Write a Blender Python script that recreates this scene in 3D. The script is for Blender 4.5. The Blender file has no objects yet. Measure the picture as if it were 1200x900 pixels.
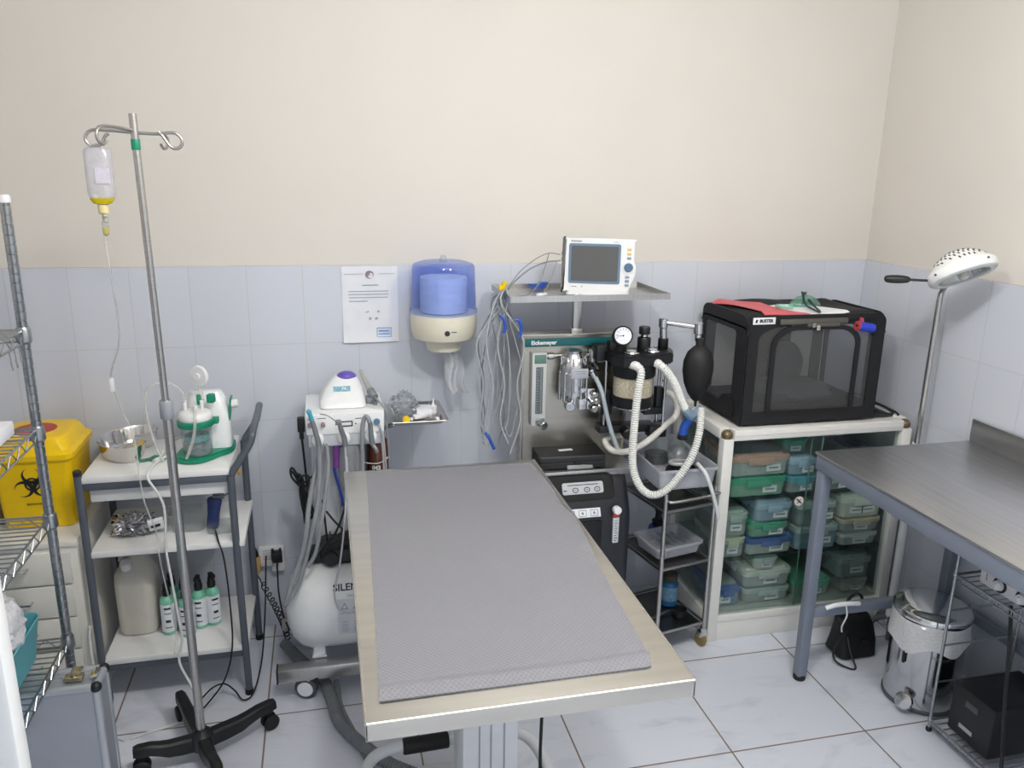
import bpy, bmesh, math, random
from mathutils import Vector as V, Matrix as M, noise as NZ
PI = math.pi
rnd = random.Random(11)
sc = bpy.context.scene
COL = sc.collection

# ---------------------------------------------------------------- materials
def lin(c):
    if isinstance(c, str):
        c = [int(c[i:i + 2], 16) / 255 for i in (0, 2, 4)]
    return tuple(((x / 12.92) if x <= .04045 else ((x + .055) / 1.055) ** 2.4) for x in c) + (1,)

def nodes(name):
    m = bpy.data.materials.new(name); m.use_nodes = True
    nt = m.node_tree; nt.nodes.clear()
    out = nt.nodes.new('ShaderNodeOutputMaterial')
    return m, nt, out

def N(nt, t, **kw):
    n = nt.nodes.new(t)
    for k, v in kw.items():
        if k in n.inputs: n.inputs[k].default_value = v
        else: setattr(n, k, v)
    return n

def mat(name, c, rough=.5, metal=0, var=.06, scale=25, bump=0, bscale=200, coat=0, alpha=0, stretch=None, spec=.5):
    """principled surface whose colour wanders a little with a noise texture; alpha = share that lets light straight through"""
    m, nt, out = nodes(name); L = nt.links.new
    p = N(nt, 'ShaderNodeBsdfPrincipled', Roughness=rough, Metallic=metal)
    p.inputs['Coat Weight'].default_value = coat
    p.inputs['Specular IOR Level'].default_value = spec
    tc = N(nt, 'ShaderNodeTexCoord')
    vec = tc.outputs['Object']
    if stretch:
        mp = N(nt, 'ShaderNodeMapping'); mp.inputs['Scale'].default_value = stretch
        L(vec, mp.inputs[0]); vec = mp.outputs[0]
    nz = N(nt, 'ShaderNodeTexNoise', Scale=scale, Detail=3.0); L(vec, nz.inputs['Vector'])
    r = N(nt, 'ShaderNodeValToRGB')
    b = lin(c)
    r.color_ramp.elements[0].position = .3; r.color_ramp.elements[1].position = .7
    r.color_ramp.elements[0].color = tuple(max(0, x * (1 - var)) for x in b[:3]) + (1,)
    r.color_ramp.elements[1].color = tuple(min(1, x * (1 + var)) for x in b[:3]) + (1,)
    L(nz.outputs['Fac'], r.inputs[0]); L(r.outputs[0], p.inputs['Base Color'])
    if bump:
        bn = N(nt, 'ShaderNodeTexNoise', Scale=bscale, Detail=2.0); L(vec, bn.inputs['Vector'])
        bb = N(nt, 'ShaderNodeBump', Strength=bump, Distance=.002); L(bn.outputs['Fac'], bb.inputs['Height']); L(bb.outputs[0], p.inputs['Normal'])
    if alpha:
        t = N(nt, 'ShaderNodeBsdfTransparent'); mx = N(nt, 'ShaderNodeMixShader'); mx.inputs[0].default_value = alpha
        L(p.outputs[0], mx.inputs[1]); L(t.outputs[0], mx.inputs[2]); L(mx.outputs[0], out.inputs[0])
    else:
        L(p.outputs[0], out.inputs[0])
    return m

def glass(name, tint, refl=.08, rough=.02, body=0, bcol='ffffff'):
    """thin clear sheet: tinted see-through, a little mirror, optional milky body"""
    m, nt, out = nodes(name); L = nt.links.new
    t = N(nt, 'ShaderNodeBsdfTransparent'); t.inputs[0].default_value = lin(tint)
    g = N(nt, 'ShaderNodeBsdfGlossy', Roughness=rough)
    fr = N(nt, 'ShaderNodeLayerWeight', Blend=.5); pw = N(nt, 'ShaderNodeMath', operation='POWER'); pw.inputs[1].default_value = 4; L(fr.outputs['Facing'], pw.inputs[0])
    ad = N(nt, 'ShaderNodeMath', operation='MULTIPLY_ADD', use_clamp=True); ad.inputs[1].default_value = .5; ad.inputs[2].default_value = refl * .6
    L(pw.outputs[0], ad.inputs[0])
    cur = t.outputs[0]
    if body:
        d = N(nt, 'ShaderNodeBsdfDiffuse'); d.inputs[0].default_value = lin(bcol)
        nz = N(nt, 'ShaderNodeTexNoise', Scale=30.0); mr = N(nt, 'ShaderNodeMapRange'); mr.inputs['To Min'].default_value = body * .7; mr.inputs['To Max'].default_value = min(1, body * 1.3)
        L(nz.outputs['Fac'], mr.inputs[0])
        mx = N(nt, 'ShaderNodeMixShader'); L(mr.outputs[0], mx.inputs[0]); L(cur, mx.inputs[1]); L(d.outputs[0], mx.inputs[2]); cur = mx.outputs[0]
    m2 = N(nt, 'ShaderNodeMixShader'); L(ad.outputs[0], m2.inputs[0]); L(cur, m2.inputs[1]); L(g.outputs[0], m2.inputs[2])
    L(m2.outputs[0], out.inputs[0])
    return m

def tile_mat(name, axes, off, size, c, c2, grout, mortar, rough, vein=0):
    m, nt, out = nodes(name); L = nt.links.new
    p = N(nt, 'ShaderNodeBsdfPrincipled', Roughness=rough)
    tc = N(nt, 'ShaderNodeTexCoord'); sp = N(nt, 'ShaderNodeSeparateXYZ'); L(tc.outputs['Object'], sp.inputs[0])
    cb = N(nt, 'ShaderNodeCombineXYZ')
    for i in (0, 1):
        a = N(nt, 'ShaderNodeMath', operation='SUBTRACT'); L(sp.outputs[axes[i]], a.inputs[0]); a.inputs[1].default_value = off[i] - 40 * size[i]
        L(a.outputs[0], cb.inputs[i])
    br = N(nt, 'ShaderNodeTexBrick', offset=0.0, squash=1.0)
    br.inputs['Color1'].default_value = lin(c); br.inputs['Color2'].default_value = lin(c2); br.inputs['Mortar'].default_value = lin(grout)
    br.inputs['Scale'].default_value = 1; br.inputs['Mortar Size'].default_value = mortar; br.inputs['Mortar Smooth'].default_value = .2
    br.inputs['Brick Width'].default_value = size[0]; br.inputs['Row Height'].default_value = size[1]; br.inputs['Bias'].default_value = -.2
    L(cb.outputs[0], br.inputs['Vector'])
    col = br.outputs['Color']
    if vein:
        nz = N(nt, 'ShaderNodeTexNoise', Scale=2.2, Detail=9.0, Roughness=.65, Distortion=1.6)
        mp = N(nt, 'ShaderNodeMapping'); mp.inputs['Rotation'].default_value = (0, 0, .7); mp.inputs['Scale'].default_value = (1, 2.4, 1)
        L(tc.outputs['Object'], mp.inputs[0]); L(mp.outputs[0], nz.inputs['Vector'])
        rp = N(nt, 'ShaderNodeValToRGB'); rp.color_ramp.elements[0].position = .54; rp.color_ramp.elements[1].position = .72
        rp.color_ramp.elements[0].color = (0, 0, 0, 1); rp.color_ramp.elements[1].color = (vein, vein, vein, 1)
        L(nz.outputs['Fac'], rp.inputs[0])
        mx = N(nt, 'ShaderNodeMix', data_type='RGBA'); L(rp.outputs[0], mx.inputs[0]); L(col, mx.inputs[6]); mx.inputs[7].default_value = lin('8c93a6')
        col = mx.outputs[2]
    L(col, p.inputs['Base Color'])
    bp = N(nt, 'ShaderNodeBump', Strength=.5, Distance=.002, invert=True); L(br.outputs['Fac'], bp.inputs['Height']); L(bp.outputs[0], p.inputs['Normal'])
    L(p.outputs[0], out.inputs[0])
    return m

# ---------------------------------------------------------------- mesh builder
class MB:
    def __init__(s, mx=None):
        s.v = []; s.f = []; s.mi = []; s.cur = 0; s.mx = mx
    def add(s, vs, fs):
        o = len(s.v)
        s.v += [(s.mx @ V(p)) if s.mx else V(p) for p in vs]
        s.f += [tuple(o + i for i in f) for f in fs]; s.mi += [s.cur] * len(fs)
        return s
    def addbm(s, b):
        b.verts.ensure_lookup_table(); b.verts.index_update()
        s.add([v.co.copy() for v in b.verts], [[v.index for v in f.verts] for f in b.faces]); b.free(); return s
    def box(s, c, d, bev=0, rot=None, seg=2):
        b = bmesh.new(); bmesh.ops.create_cube(b, size=1)
        bmesh.ops.scale(b, vec=d, verts=b.verts)
        if bev: bmesh.ops.bevel(b, geom=b.edges[:], offset=min(bev, min(d) * .49), segments=seg, affect='EDGES', profile=.5)
        m = M.Translation(c)
        if rot is not None: m = m @ (rot.to_4x4() if isinstance(rot, M) else M.Rotation(rot, 4, 'Z'))
        bmesh.ops.transform(b, matrix=m, verts=b.verts)
        return s.addbm(b)
    def bb(s, x0, x1, y0, y1, z0, z1, bev=0, seg=2):
        return s.box(((x0 + x1) / 2, (y0 + y1) / 2, (z0 + z1) / 2), (abs(x1 - x0), abs(y1 - y0), abs(z1 - z0)), bev, seg=seg)
    def loft(s, rings, cap=(True, True), closed=True):
        n = len(rings[0]); vs = [p for r in rings for p in r]; fs = []
        for i in range(len(rings) - 1):
            for j in range(n if closed else n - 1):
                k = (j + 1) % n; fs.append((i * n + j, i * n + k, (i + 1) * n + k, (i + 1) * n + j))
        if cap[0]: fs.append(tuple(range(n - 1, -1, -1)))
        if cap[1]: fs.append(tuple((len(rings) - 1) * n + j for j in range(n)))
        return s.add(vs, fs)
    def lathe(s, prof, o=(0, 0, 0), axis=(0, 0, 1), n=28, cap=(True, True)):
        q = V((0, 0, 1)).rotation_difference(V(axis).normalized()); o = V(o)
        return s.loft([[o + q @ V((r * math.cos(2 * PI * j / n), r * math.sin(2 * PI * j / n), z)) for j in range(n)] for r, z in prof], cap)
    def cyl(s, a, b, r, r2=None, n=16, bev=0):
        a, b = V(a), V(b); h = (b - a).length; r2 = r if r2 is None else r2
        pr = [(r, 0), (r2, h)] if not bev else [(r - bev, 0), (r, bev), (r2, h - bev), (r2 - bev, h)]
        return s.lathe(pr, a, b - a, n)
    def sph(s, c, r, n=18, m=10):
        r = (r, r, r) if isinstance(r, (int, float)) else r
        c = V(c); rings = []
        for i in range(m + 1):
            t = PI * i / m; q = max(math.sin(t), .01)
            rings.append([c + V((r[0] * q * math.cos(2 * PI * j / n), r[1] * q * math.sin(2 * PI * j / n), -r[2] * math.cos(t))) for j in range(n)])
        return s.loft(rings)
    def tube(s, pts, r, n=8, closed=False, smooth=6, cap=True, step=None):
        pts = curve(pts, smooth, closed) if smooth else [V(p) for p in pts]
        if step: pts = resample(pts, step)
        k = len(pts); T = []
        for i in range(k):
            a = pts[(i - 1) % k] if (closed or i > 0) else pts[0]; b = pts[(i + 1) % k] if (closed or i < k - 1) else pts[-1]
            d = b - a; T.append(d.normalized() if d.length > 1e-9 else V((0, 0, 1)))
        u = T[0].orthogonal().normalized(); rings = []
        for i in range(k):
            if i: u = (T[i - 1].rotation_difference(T[i]) @ u)
            u = (u - T[i] * u.dot(T[i])).normalized(); w = T[i].cross(u)
            ri = r(i, k) if callable(r) else r
            rings.append([pts[i] + (u * math.cos(2 * PI * j / n) + w * math.sin(2 * PI * j / n)) * ri for j in range(n)])
        if closed: return s.loft(rings + [rings[0]], (False, False))
        return s.loft(rings, (cap, cap))
    def hose(s, pts, r, pitch=.006, n=10, amp=.12):
        return s.tube(pts, lambda i, k: r * (1 + amp * (1 if i % 2 else -1)), n, smooth=8, step=pitch / 2)
    def prism(s, poly, d, mx=None, bev=0):
        """flat outline (x, y) given thickness d along its +z, placed by mx"""
        b = bmesh.new(); vs = [b.verts.new((x, y, 0)) for x, y in poly]; f = b.faces.new(vs)
        if f.normal.z > 0 or True:
            f.normal_update()
            if f.normal.z > 0: f.normal_flip()
        e = bmesh.ops.extrude_face_region(b, geom=[f]); bmesh.ops.translate(b, vec=(0, 0, d), verts=[x for x in e['geom'] if isinstance(x, bmesh.types.BMVert)])
        bmesh.ops.recalc_face_normals(b, faces=b.faces)
        if bev: bmesh.ops.bevel(b, geom=[ed for ed in b.edges if abs(ed.verts[0].co.z - ed.verts[1].co.z) < 1e-6], offset=bev, segments=2, affect='EDGES')
        if mx: bmesh.ops.transform(b, matrix=mx, verts=b.verts)
        return s.addbm(b)
    def frame(s, outer, inner, d, mx=None):
        """ring between two outlines of the same length, thickness d"""
        n = len(outer); vs = []
        for z in (0, d): vs += [V((x, y, z)) for x, y in outer] + [V((x, y, z)) for x, y in inner]
        fs = []
        for j in range(n):
            k = (j + 1) % n
            fs += [(j, n + j, n + k, k), (2 * n + j, 2 * n + k, 3 * n + k, 3 * n + j), (j, k, 2 * n + k, 2 * n + j), (n + j, 3 * n + j, 3 * n + k, n + k)]
        return s.add([mx @ p for p in vs] if mx else vs, fs)
    def grid(s, fn, nu, nv, th=0, dirn=(0, 0, -1)):
        vs = [V(fn(i / nu, j / nv)) for j in range(nv + 1) for i in range(nu + 1)]
        W = nu + 1; fs = [(j * W + i, j * W + i + 1, (j + 1) * W + i + 1, (j + 1) * W + i) for j in range(nv) for i in range(nu)]
        if th:
            o = len(vs); dv = V(dirn) * th; vs += [p + dv for p in vs]
            fs += [tuple(reversed([o + q for q in f])) for f in fs]
            ed = [j * W for j in range(nv + 1)]
            loop = [i for i in range(W)] + [j * W + nu for j in range(1, nv + 1)] + [nv * W + i for i in range(nu - 1, -1, -1)] + [j * W for j in range(nv - 1, 0, -1)]
            for a, b2 in zip(loop, loop[1:] + loop[:1]): fs.append((a, o + a, o + b2, b2))
        return s.add(vs, fs)
    def text(s, t, size, mx, ext=.0004, bold=0, xs=1):
        c = bpy.data.curves.new('t', 'FONT'); c.body = t; c.size = size; c.extrude = ext; c.offset = bold; c.align_x = 'CENTER'; c.align_y = 'CENTER'; c.resolution_u = 3
        o = bpy.data.objects.new('t', c); me = bpy.data.meshes.new_from_object(o)
        S = M.Diagonal((xs, 1, 1, 1))
        s.add([mx @ S @ v.co for v in me.vertices], [tuple(p.vertices) for p in me.polygons])
        bpy.data.objects.remove(o); bpy.data.curves.remove(c); bpy.data.meshes.remove(me); return s

def curve(pts, k=6, closed=False):
    P = [V(p) for p in pts]; n = len(P); out = []
    if n < 3 and not closed: return P
    for i in range(n if closed else n - 1):
        p1, p2 = P[i], P[(i + 1) % n]
        p0 = P[(i - 1) % n] if (closed or i > 0) else p1 + (p1 - p2)
        p3 = P[(i + 2) % n] if (closed or i < n - 2) else p2 + (p2 - p1)
        for j in range(k):
            t = j / k
            out.append(.5 * ((2 * p1) + (p2 - p0) * t + (2 * p0 - 5 * p1 + 4 * p2 - p3) * t * t + (3 * p1 - p0 - 3 * p2 + p3) * t ** 3))
    if not closed: out.append(P[-1])
    return out

def resample(pts, step):
    out = [pts[0]]; acc = 0
    for a, b in zip(pts, pts[1:]):
        d = (b - a).length; pos = step - acc
        while pos <= d:
            out.append(a.lerp(b, pos / d)); pos += step
        acc = (acc + d) % step
    return out

def rr(cx, cy, z, w, d, r, n=4):
    r = min(r, w * .499, d * .499); P = []
    for k, (sx, sy) in enumerate(((1, 1), (-1, 1), (-1, -1), (1, -1))):
        for i in range(n + 1):
            a = PI / 2 * (k + i / n)
            P.append(V((cx + sx * (w / 2 - r) + r * math.cos(a), cy + sy * (d / 2 - r) + r * math.sin(a), z)))
    return P
def rr2(x0, x1, y0, y1, r, n=5):
    return [(p.x, p.y) for p in rr((x0 + x1) / 2, (y0 + y1) / 2, 0, x1 - x0, y1 - y0, r, n)]

FRONT = lambda x, y, z: M(((1, 0, 0, x), (0, 0, -1, y), (0, 1, 0, z), (0, 0, 0, 1)))      # flat x,y -> world x,z, facing the viewer (-y)
LEFT = lambda x, y, z: M(((0, 0, -1, x), (-1, 0, 0, y), (0, 1, 0, z), (0, 0, 0, 1)))      # facing -x, reading right = -y
UP = lambda x, y, z, a=0: M.Translation((x, y, z)) @ M.Rotation(a, 4, 'Z')

def mesh(name, mb, m, ang=38):
    me = bpy.data.meshes.new(name); me.from_pydata([tuple(p) for p in mb.v], [], mb.f)
    for x in (m if isinstance(m, (list, tuple)) else [m]): me.materials.append(x)
    me.polygons.foreach_set('material_index', mb.mi); me.polygons.foreach_set('use_smooth', [True] * len(me.polygons))
    b = bmesh.new(); b.from_mesh(me); bmesh.ops.recalc_face_normals(b, faces=b.faces); b.to_mesh(me); b.free()
    me.update(); me.set_sharp_from_angle(angle=math.radians(ang)); return me

def tag(o, label=None, cat=None, group=None, kind=None):
    for k, v in (('label', label), ('category', cat), ('group', group), ('kind', kind)):
        if v: o[k] = v
    return o
def thing(name, label, cat, loc=(0, 0, 0), rz=0, group=None):
    o = bpy.data.objects.new(name, None); COL.objects.link(o); o.empty_display_size = .05
    o.location = loc; o.rotation_euler = (0, 0, rz); o['_m'] = 0; del o['_m']
    return tag(o, label, cat, group)
def rootmx(o):
    while o.parent: o = o.parent
    return M.Translation(o.location) @ M.Rotation(o.rotation_euler.z, 4, 'Z')
def part(name, mb, m, parent, label=None, kind=None, ang=38):
    inv = rootmx(parent).inverted(); mb.v = [inv @ p for p in mb.v]
    o = bpy.data.objects.new(name, mesh(name, mb, m, ang)); COL.objects.link(o); o.parent = parent
    return tag(o, label, None, None, kind)
def single(name, mb, m, label, cat, group=None, kind=None, ang=38):
    lo = [min(p[i] for p in mb.v) for i in range(3)]; hi = [max(p[i] for p in mb.v) for i in range(3)]
    c = V(((lo[0] + hi[0]) / 2, (lo[1] + hi[1]) / 2, lo[2])); mb.v = [p - c for p in mb.v]
    o = bpy.data.objects.new(name, mesh(name, mb, m, ang)); COL.objects.link(o); o.location = c
    return tag(o, label, cat, group, kind)
def struct(name, mb, m):
    o = bpy.data.objects.new(name, mesh(name, mb, m)); COL.objects.link(o); return tag(o, kind='structure')
def tree_copy(o, parent=None, loc=None, rz=None):
    c = o.copy(); COL.objects.link(c); c.parent = parent
    if loc is not None: c.location = loc
    if rz is not None: c.rotation_euler = (0, 0, rz)
    for ch in list(o.children): tree_copy(ch, c)
    return c
# ---------------------------------------------------------------- shared materials
STEEL = mat('brushed_steel', 'c0bebb', .3, 1, .08, 6, stretch=(1, 1, 30))
STEELX = mat('brushed_steel_sheet', 'c6c5c3', .34, 1, .06, 5, stretch=(30, 1, 1))
CHROME = mat('chrome', 'd0d0d0', .12, 1, .02)
WIRE = mat('zinc_wire', 'a9adb0', .28, 1, .1, 60)
DKSTEEL = mat('grey_painted_steel', '5d636d', .42, .25, .06, 12)
BLUEGREY = mat('blue_grey_painted_steel', '7f8796', .42, .1, .05, 9)
WHITE = mat('white_plastic', 'e9eaec', .35, 0, .02)
WHITE2 = mat('white_enamel', 'eef0f2', .25, 0, .02, coat=.3)
CREAMP = mat('cream_plastic', 'ddd8c6', .4, 0, .03)
PAPER = mat('paper', 'e6e8ee', .8, 0, .02)
BLACK = mat('black_plastic', '1a1b1e', .45, 0, .1)
BLACKR = mat('black_rubber', '141416', .6, 0, .15, bump=.2)
CABLE = mat('black_cable', '17171a', .5, 0, .1)
GREYH = mat('grey_hose', '8e9297', .45, 0, .06)
PALEH = mat('pale_grey_hose', 'b9bcc2', .4, 0, .05)
WHITEC = mat('white_cable', 'dcdedd', .45, 0, .03)
INK = mat('black_print', '16181c', .6, 0, .1)
GREYINK = mat('grey_print', '8a8d95', .7, 0, .1)
GREEN = mat('green_plastic', '128a6a', .4, 0, .06)
BLUE = mat('blue_plastic', '2a56b4', .4, 0, .06)
YELLOW = mat('yellow_plastic', 'efc800', .38, 0, .03, spec=.4)
TUBE = glass('clear_tubing', 'f8f8f6', .05, .15, .3, 'f2f2ee')
CLEAR = glass('clear_plastic', 'f0f3f3', .1, .08, .1, 'dfe3e5')
FILM = glass('clear_film', 'eef1f3', .12, .12, .16, 'e2e6ea')
GLASS = glass('cabinet_glass', 'f0f5f3', .09, .01)

# ---------------------------------------------------------------- the room
RX, TOP, X0 = 2.3207, 1.4852, -.8794
PAINT = mat('cream_wall_paint', 'dcd7d0', .75, 0, .015, 3, bump=.05, bscale=90)
TILEB = tile_mat('wall_tile_back', (0, 2), (X0, TOP), (.2, .297), 'cfd3de', 'd3d7e1', 'c6c5c4', .0012, .16)
TILER = tile_mat('wall_tile_side', (1, 2), (-.106, TOP), (.2, .297), 'cfd3de', 'd3d7e1', 'c6c5c4', .0012, .16)
FLOORM = tile_mat('marbled_floor_tile', (0, 1), (1.7409, -1.0866), (.5, .5), 'dadeea', 'dde1ec', '8a7a6c', .0032, .14, .3)
struct('floor', MB().bb(-1.6, 2.5, -5, .15, -.1, 0), FLOORM)
m = MB(); m.bb(-1.6, 2.5, 0, .14, 0, TOP, .0015, 1); m.cur = 1; m.bb(-1.6, 2.5, .007, .14, TOP, 2.85)
struct('wall_back', m, [TILEB, PAINT])
m = MB(); m.bb(RX, 2.46, -5, 0, 0, TOP, .0015, 1); m.cur = 1; m.bb(RX + .007, 2.46, -5, .007, TOP, 2.85)
struct('wall_right', m, [TILER, PAINT])
m = MB(); m.bb(-1.6, -1.48, -5, 0, 0, TOP); m.cur = 1; m.bb(-1.6, -1.487, -5, .007, TOP, 2.85)
struct('wall_left', m, [TILER, PAINT])
CEIL = mat('ceiling_paint', 'e8e6e0', .8, 0, .02)
struct('ceiling', MB().bb(-1.6, 2.5, -5, .15, 2.75, 2.9), CEIL)

# camera solved from the tile joints of floor and walls
f, p, y, r = 938.392, .2608, .2326, .0165
cd = bpy.data.cameras.new('camera'); cam = bpy.data.objects.new('camera', cd); COL.objects.link(cam)
cd.sensor_fit = 'HORIZONTAL'; cd.sensor_width = 36; cd.lens = f / 1200 * 36; cd.clip_start = .02
fw = V((math.sin(y) * math.cos(p), math.cos(y) * math.cos(p), -math.sin(p))); rt = V((math.cos(y), -math.sin(y), 0)); up = rt.cross(fw)
r2 = math.cos(r) * rt + math.sin(r) * up; u2 = -math.sin(r) * rt + math.cos(r) * up
cam.matrix_world = M(((r2.x, u2.x, -fw.x, 0), (r2.y, u2.y, -fw.y, -3.0936), (r2.z, u2.z, -fw.z, 1.8397), (0, 0, 0, 1)))
sc.camera = cam

# two pendant globe lamps over the middle of the room
def pendant(x, y, w, label):
    t = thing('ceiling_lamp', label, 'lamp', (x, y, 2.56))
    m = MB(); m.lathe([(.06, 2.75), (.06, 2.735), (.02, 2.72), (.008, 2.715)], (x, y, 0), n=28); m.cyl((x, y, 2.655), (x, y, 2.72), .006); m.lathe([(.03, 2.64), (.032, 2.66), (.02, 2.67)], (x, y, 0), n=24)
    part('ceiling_mount', m, WHITE, t)
    l = bpy.data.lights.new('lamp', 'POINT'); l.shadow_soft_size = .075; l.energy = w; l.color = (1, .985, .955)
    o = bpy.data.objects.new('lamp', l); COL.objects.link(o); o.parent = t; o.location = (0, 0, 0)
pendant(.25, -1.95, 37, 'left pendant lamp under the ceiling'); pendant(1.1, -1.95, 37, 'right pendant lamp under the ceiling')
w = bpy.data.worlds.new('world'); sc.world = w; w.use_nodes = True
w.node_tree.nodes['Background'].inputs[0].default_value = (.88, .94, 1, 1); w.node_tree.nodes['Background'].inputs[1].default_value = .95
sc.view_settings.view_transform = 'Standard'; sc.view_settings.look = 'None'; sc.view_settings.gamma = 1; sc.view_settings.use_curve_mapping = False
sc.view_settings.exposure = 0.1
# ================================================================ wire shelving at the left
def wire_shelf_unit():
    xs, ys = (-1.22, -.80), (-.72, -1.95); tiers = (1.40, 1.12, .855, .46)
    t = thing('wire_shelving_unit', 'tall chrome wire shelving unit with ringed posts at the left edge', 'shelving', (-1.01, -1.33, 0))
    for x in xs:
        for yy in ys:
            m = MB(); pr = [(.0135, .03)]
            z = .05
            while z < 1.74: pr += [(.0135, z - .002), (.0122, z - .001), (.0122, z + .001), (.0135, z + .002)]; z += .0255
            m.lathe(pr + [(.0135, 1.745)], (x, yy, 0), n=14)
            pt = part('post', m, WIRE, t)
            part('foot', MB().lathe([(.017, 0), (.02, .006), (.02, .012), (.009, .016), (.009, .03)], (x, yy, 0), n=14), BLACK, pt)
            part('post_cap', MB().lathe([(.015, 1.738), (.0155, 1.752), (.012, 1.758)], (x, yy, 0), n=14), WHITE, pt, 'white plastic cap')
    for z in tiers:
        m = MB()
        for x in xs:
            for dz, rd in ((0, .0035), (-.032, .003)): m.cyl((x, ys[0], z + dz), (x, ys[1], z + dz), rd, n=6)
            n = 36; zz = [(x, ys[0] + (ys[1] - ys[0]) * i / n, z - (.032 if i % 2 else 0)) for i in range(n + 1)]
            m.tube(zz, .002, 5, smooth=0)
        for yy in ys:
            for dz, rd in ((0, .0035), (-.032, .003)): m.cyl((xs[0], yy, z + dz), (xs[1], yy, z + dz), rd, n=6)
            m.tube([(xs[0] + (xs[1] - xs[0]) * i / 14, yy, z - (.032 if i % 2 else 0)) for i in range(15)], .002, 5, smooth=0)
        k = int((ys[0] - ys[1]) / .027)
        for i in range(1, k): m.cyl((xs[0], ys[0] - i * .027, z + .004), (xs[1], ys[0] - i * .027, z + .004), .0022, n=5)
        for q in (-1.08, -.94): m.cyl((q, ys[0], z), (q, ys[1], z), .003, n=6)
        for x in xs:
            for yy in ys: m.lathe([(.0155, -.036), (.02, -.03), (.0185, .004), (.0155, .01)], (x, yy, z), n=14)
        part('wire_shelf', m, WIRE, t)
    return t
wire_shelf_unit()
# hooks hanging below the top shelf
m = MB()
for i in range(3):
    y0 = -.76 - i * .035
    m.tube([(-.803, y0, 1.366), (-.80, y0, 1.335), (-.797, y0 - .006, 1.318), (-.795, y0 - .014, 1.326), (-.797, y0 - .016, 1.340)], .002, 6)
single('wire_hook', m, WIRE, 'bent wire hooks hanging under the top chrome shelf', 'hook')

TEAL = mat('teal_plastic', '5aa7b4', .45, 0, .04)
m = MB(); W, D = .30, .46; bx, by = -.985, -1.02
rg = [rr(bx, by, z, W + s, D + s, .03) for z, s in ((.467, -.03), (.469, -.03), (.585, .0), (.592, .006), (.594, 0), (.588, -.008), (.475, -.036), (.474, -.05))]
m.loft(rg); single('storage_basket', m, TEAL, 'teal plastic basket holding bagged supplies on the lowest wire shelf', 'basket')
def lump(c, r, seed, n=22, k=13, amp=.16, crumple=0):
    m = MB(); c = V(c); rings = []
    for i in range(k + 1):
        t = PI * i / k; q = max(math.sin(t), .02); ring = []
        for j in range(n):
            d = V((q * math.cos(2 * PI * j / n), q * math.sin(2 * PI * j / n), -math.cos(t)))
            a = 1 + amp * NZ.noise(d * 1.7 + V((seed, 0, 0))) + amp * .6 * abs(NZ.noise(d * 4.3 + V((0, seed, 0))))
            if crumple: a *= 1 + crumple * (abs(NZ.noise(d * 9 + V((seed, 3, 0)))) - .2 + .6 * (NZ.cell(d * 8 + V((0, 0, seed))) - .5))
            pz = V((d.x * r[0], d.y * r[1], d.z * r[2])) * a
            if pz.z < -r[2] * .8: pz.z = -r[2] * .8
            ring.append(c + pz)
        rings.append(ring)
    return m.loft(rings)
BAGM = glass('bagged_supplies', 'f6f6f8', .08, .2, .72, 'eeeef4')
single('plastic_bag', lump((-.912, -.93, .62), (.08, .10, .085), 3, 44, 24, .16, .12), BAGM, 'knotted clear plastic bag at the far end of the teal basket', 'bag')
single('plastic_bag', lump((-.91, -1.12, .565), (.078, .09, .075), 8, 44, 24, .16, .12), BAGM, 'clear plastic bag at the near end of the teal basket', 'bag')
m = MB().bb(-1.02, -.835, -.95, -.78, 1.127, 1.165, .003); m.cur = 1; m.bb(-1.0, -.9, -.952, -.9505, 1.135, 1.155)
single('carton', m, [PAPER, GREYINK], 'small white carton on the second wire shelf behind the post', 'box')

# white framed door leaf at the extreme left foreground
t = thing('cabinet_door', 'white framed door leaf cut off by the lower left edge', 'door', (-.87, -2.02, 0))
part('panel', MB().bb(-1.30, -.455, -2.03, -2.01, .03, 1.98), mat('lilac_white_panel', 'd3d2de', .4, 0, .02), t)
m = MB()
m.bb(-.476, -.436, -2.04, -2.0, 0, 2.0, .006); m.bb(-1.32, -1.28, -2.04, -2.0, 0, 2.0, .006); m.bb(-1.30, -.45, -2.04, -2.0, 0, .05, .006); m.bb(-1.30, -.45, -2.04, -2.0, 1.95, 2.0, .006)
part('door_frame', m, WHITE2, t)

# ================================================================ drawer cabinet and sharps bin
CAB = mat('cream_lacquer', 'e4e2da', .4, 0, .02)
t = thing('drawer_cabinet', 'cream chest of drawers below the yellow waste container', 'cabinet', (-1.03, -.235, 0))
m = MB().bb(-1.235, -.826, -.445, -.02, 0, .63, .003); m.bb(-1.238, -.823, -.452, -.017, .63, .652, .004)
part('body', m, CAB, t)
for i in range(5):
    z1 = .618 - i * .12
    d = part('drawer', MB().bb(-1.205, -.848, -.4585, -.4452, z1 - .113, z1, .003), CAB, t)
    if i < 5:
        h = MB(); h.tube([(-1.075, -.459, z1 - .05), (-1.075, -.479, z1 - .05), (-.975, -.479, z1 - .05), (-.975, -.459, z1 - .05)], .0045, 8, smooth=0)
        part('handle', h, CHROME, d, 'chrome bar handle')

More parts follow.
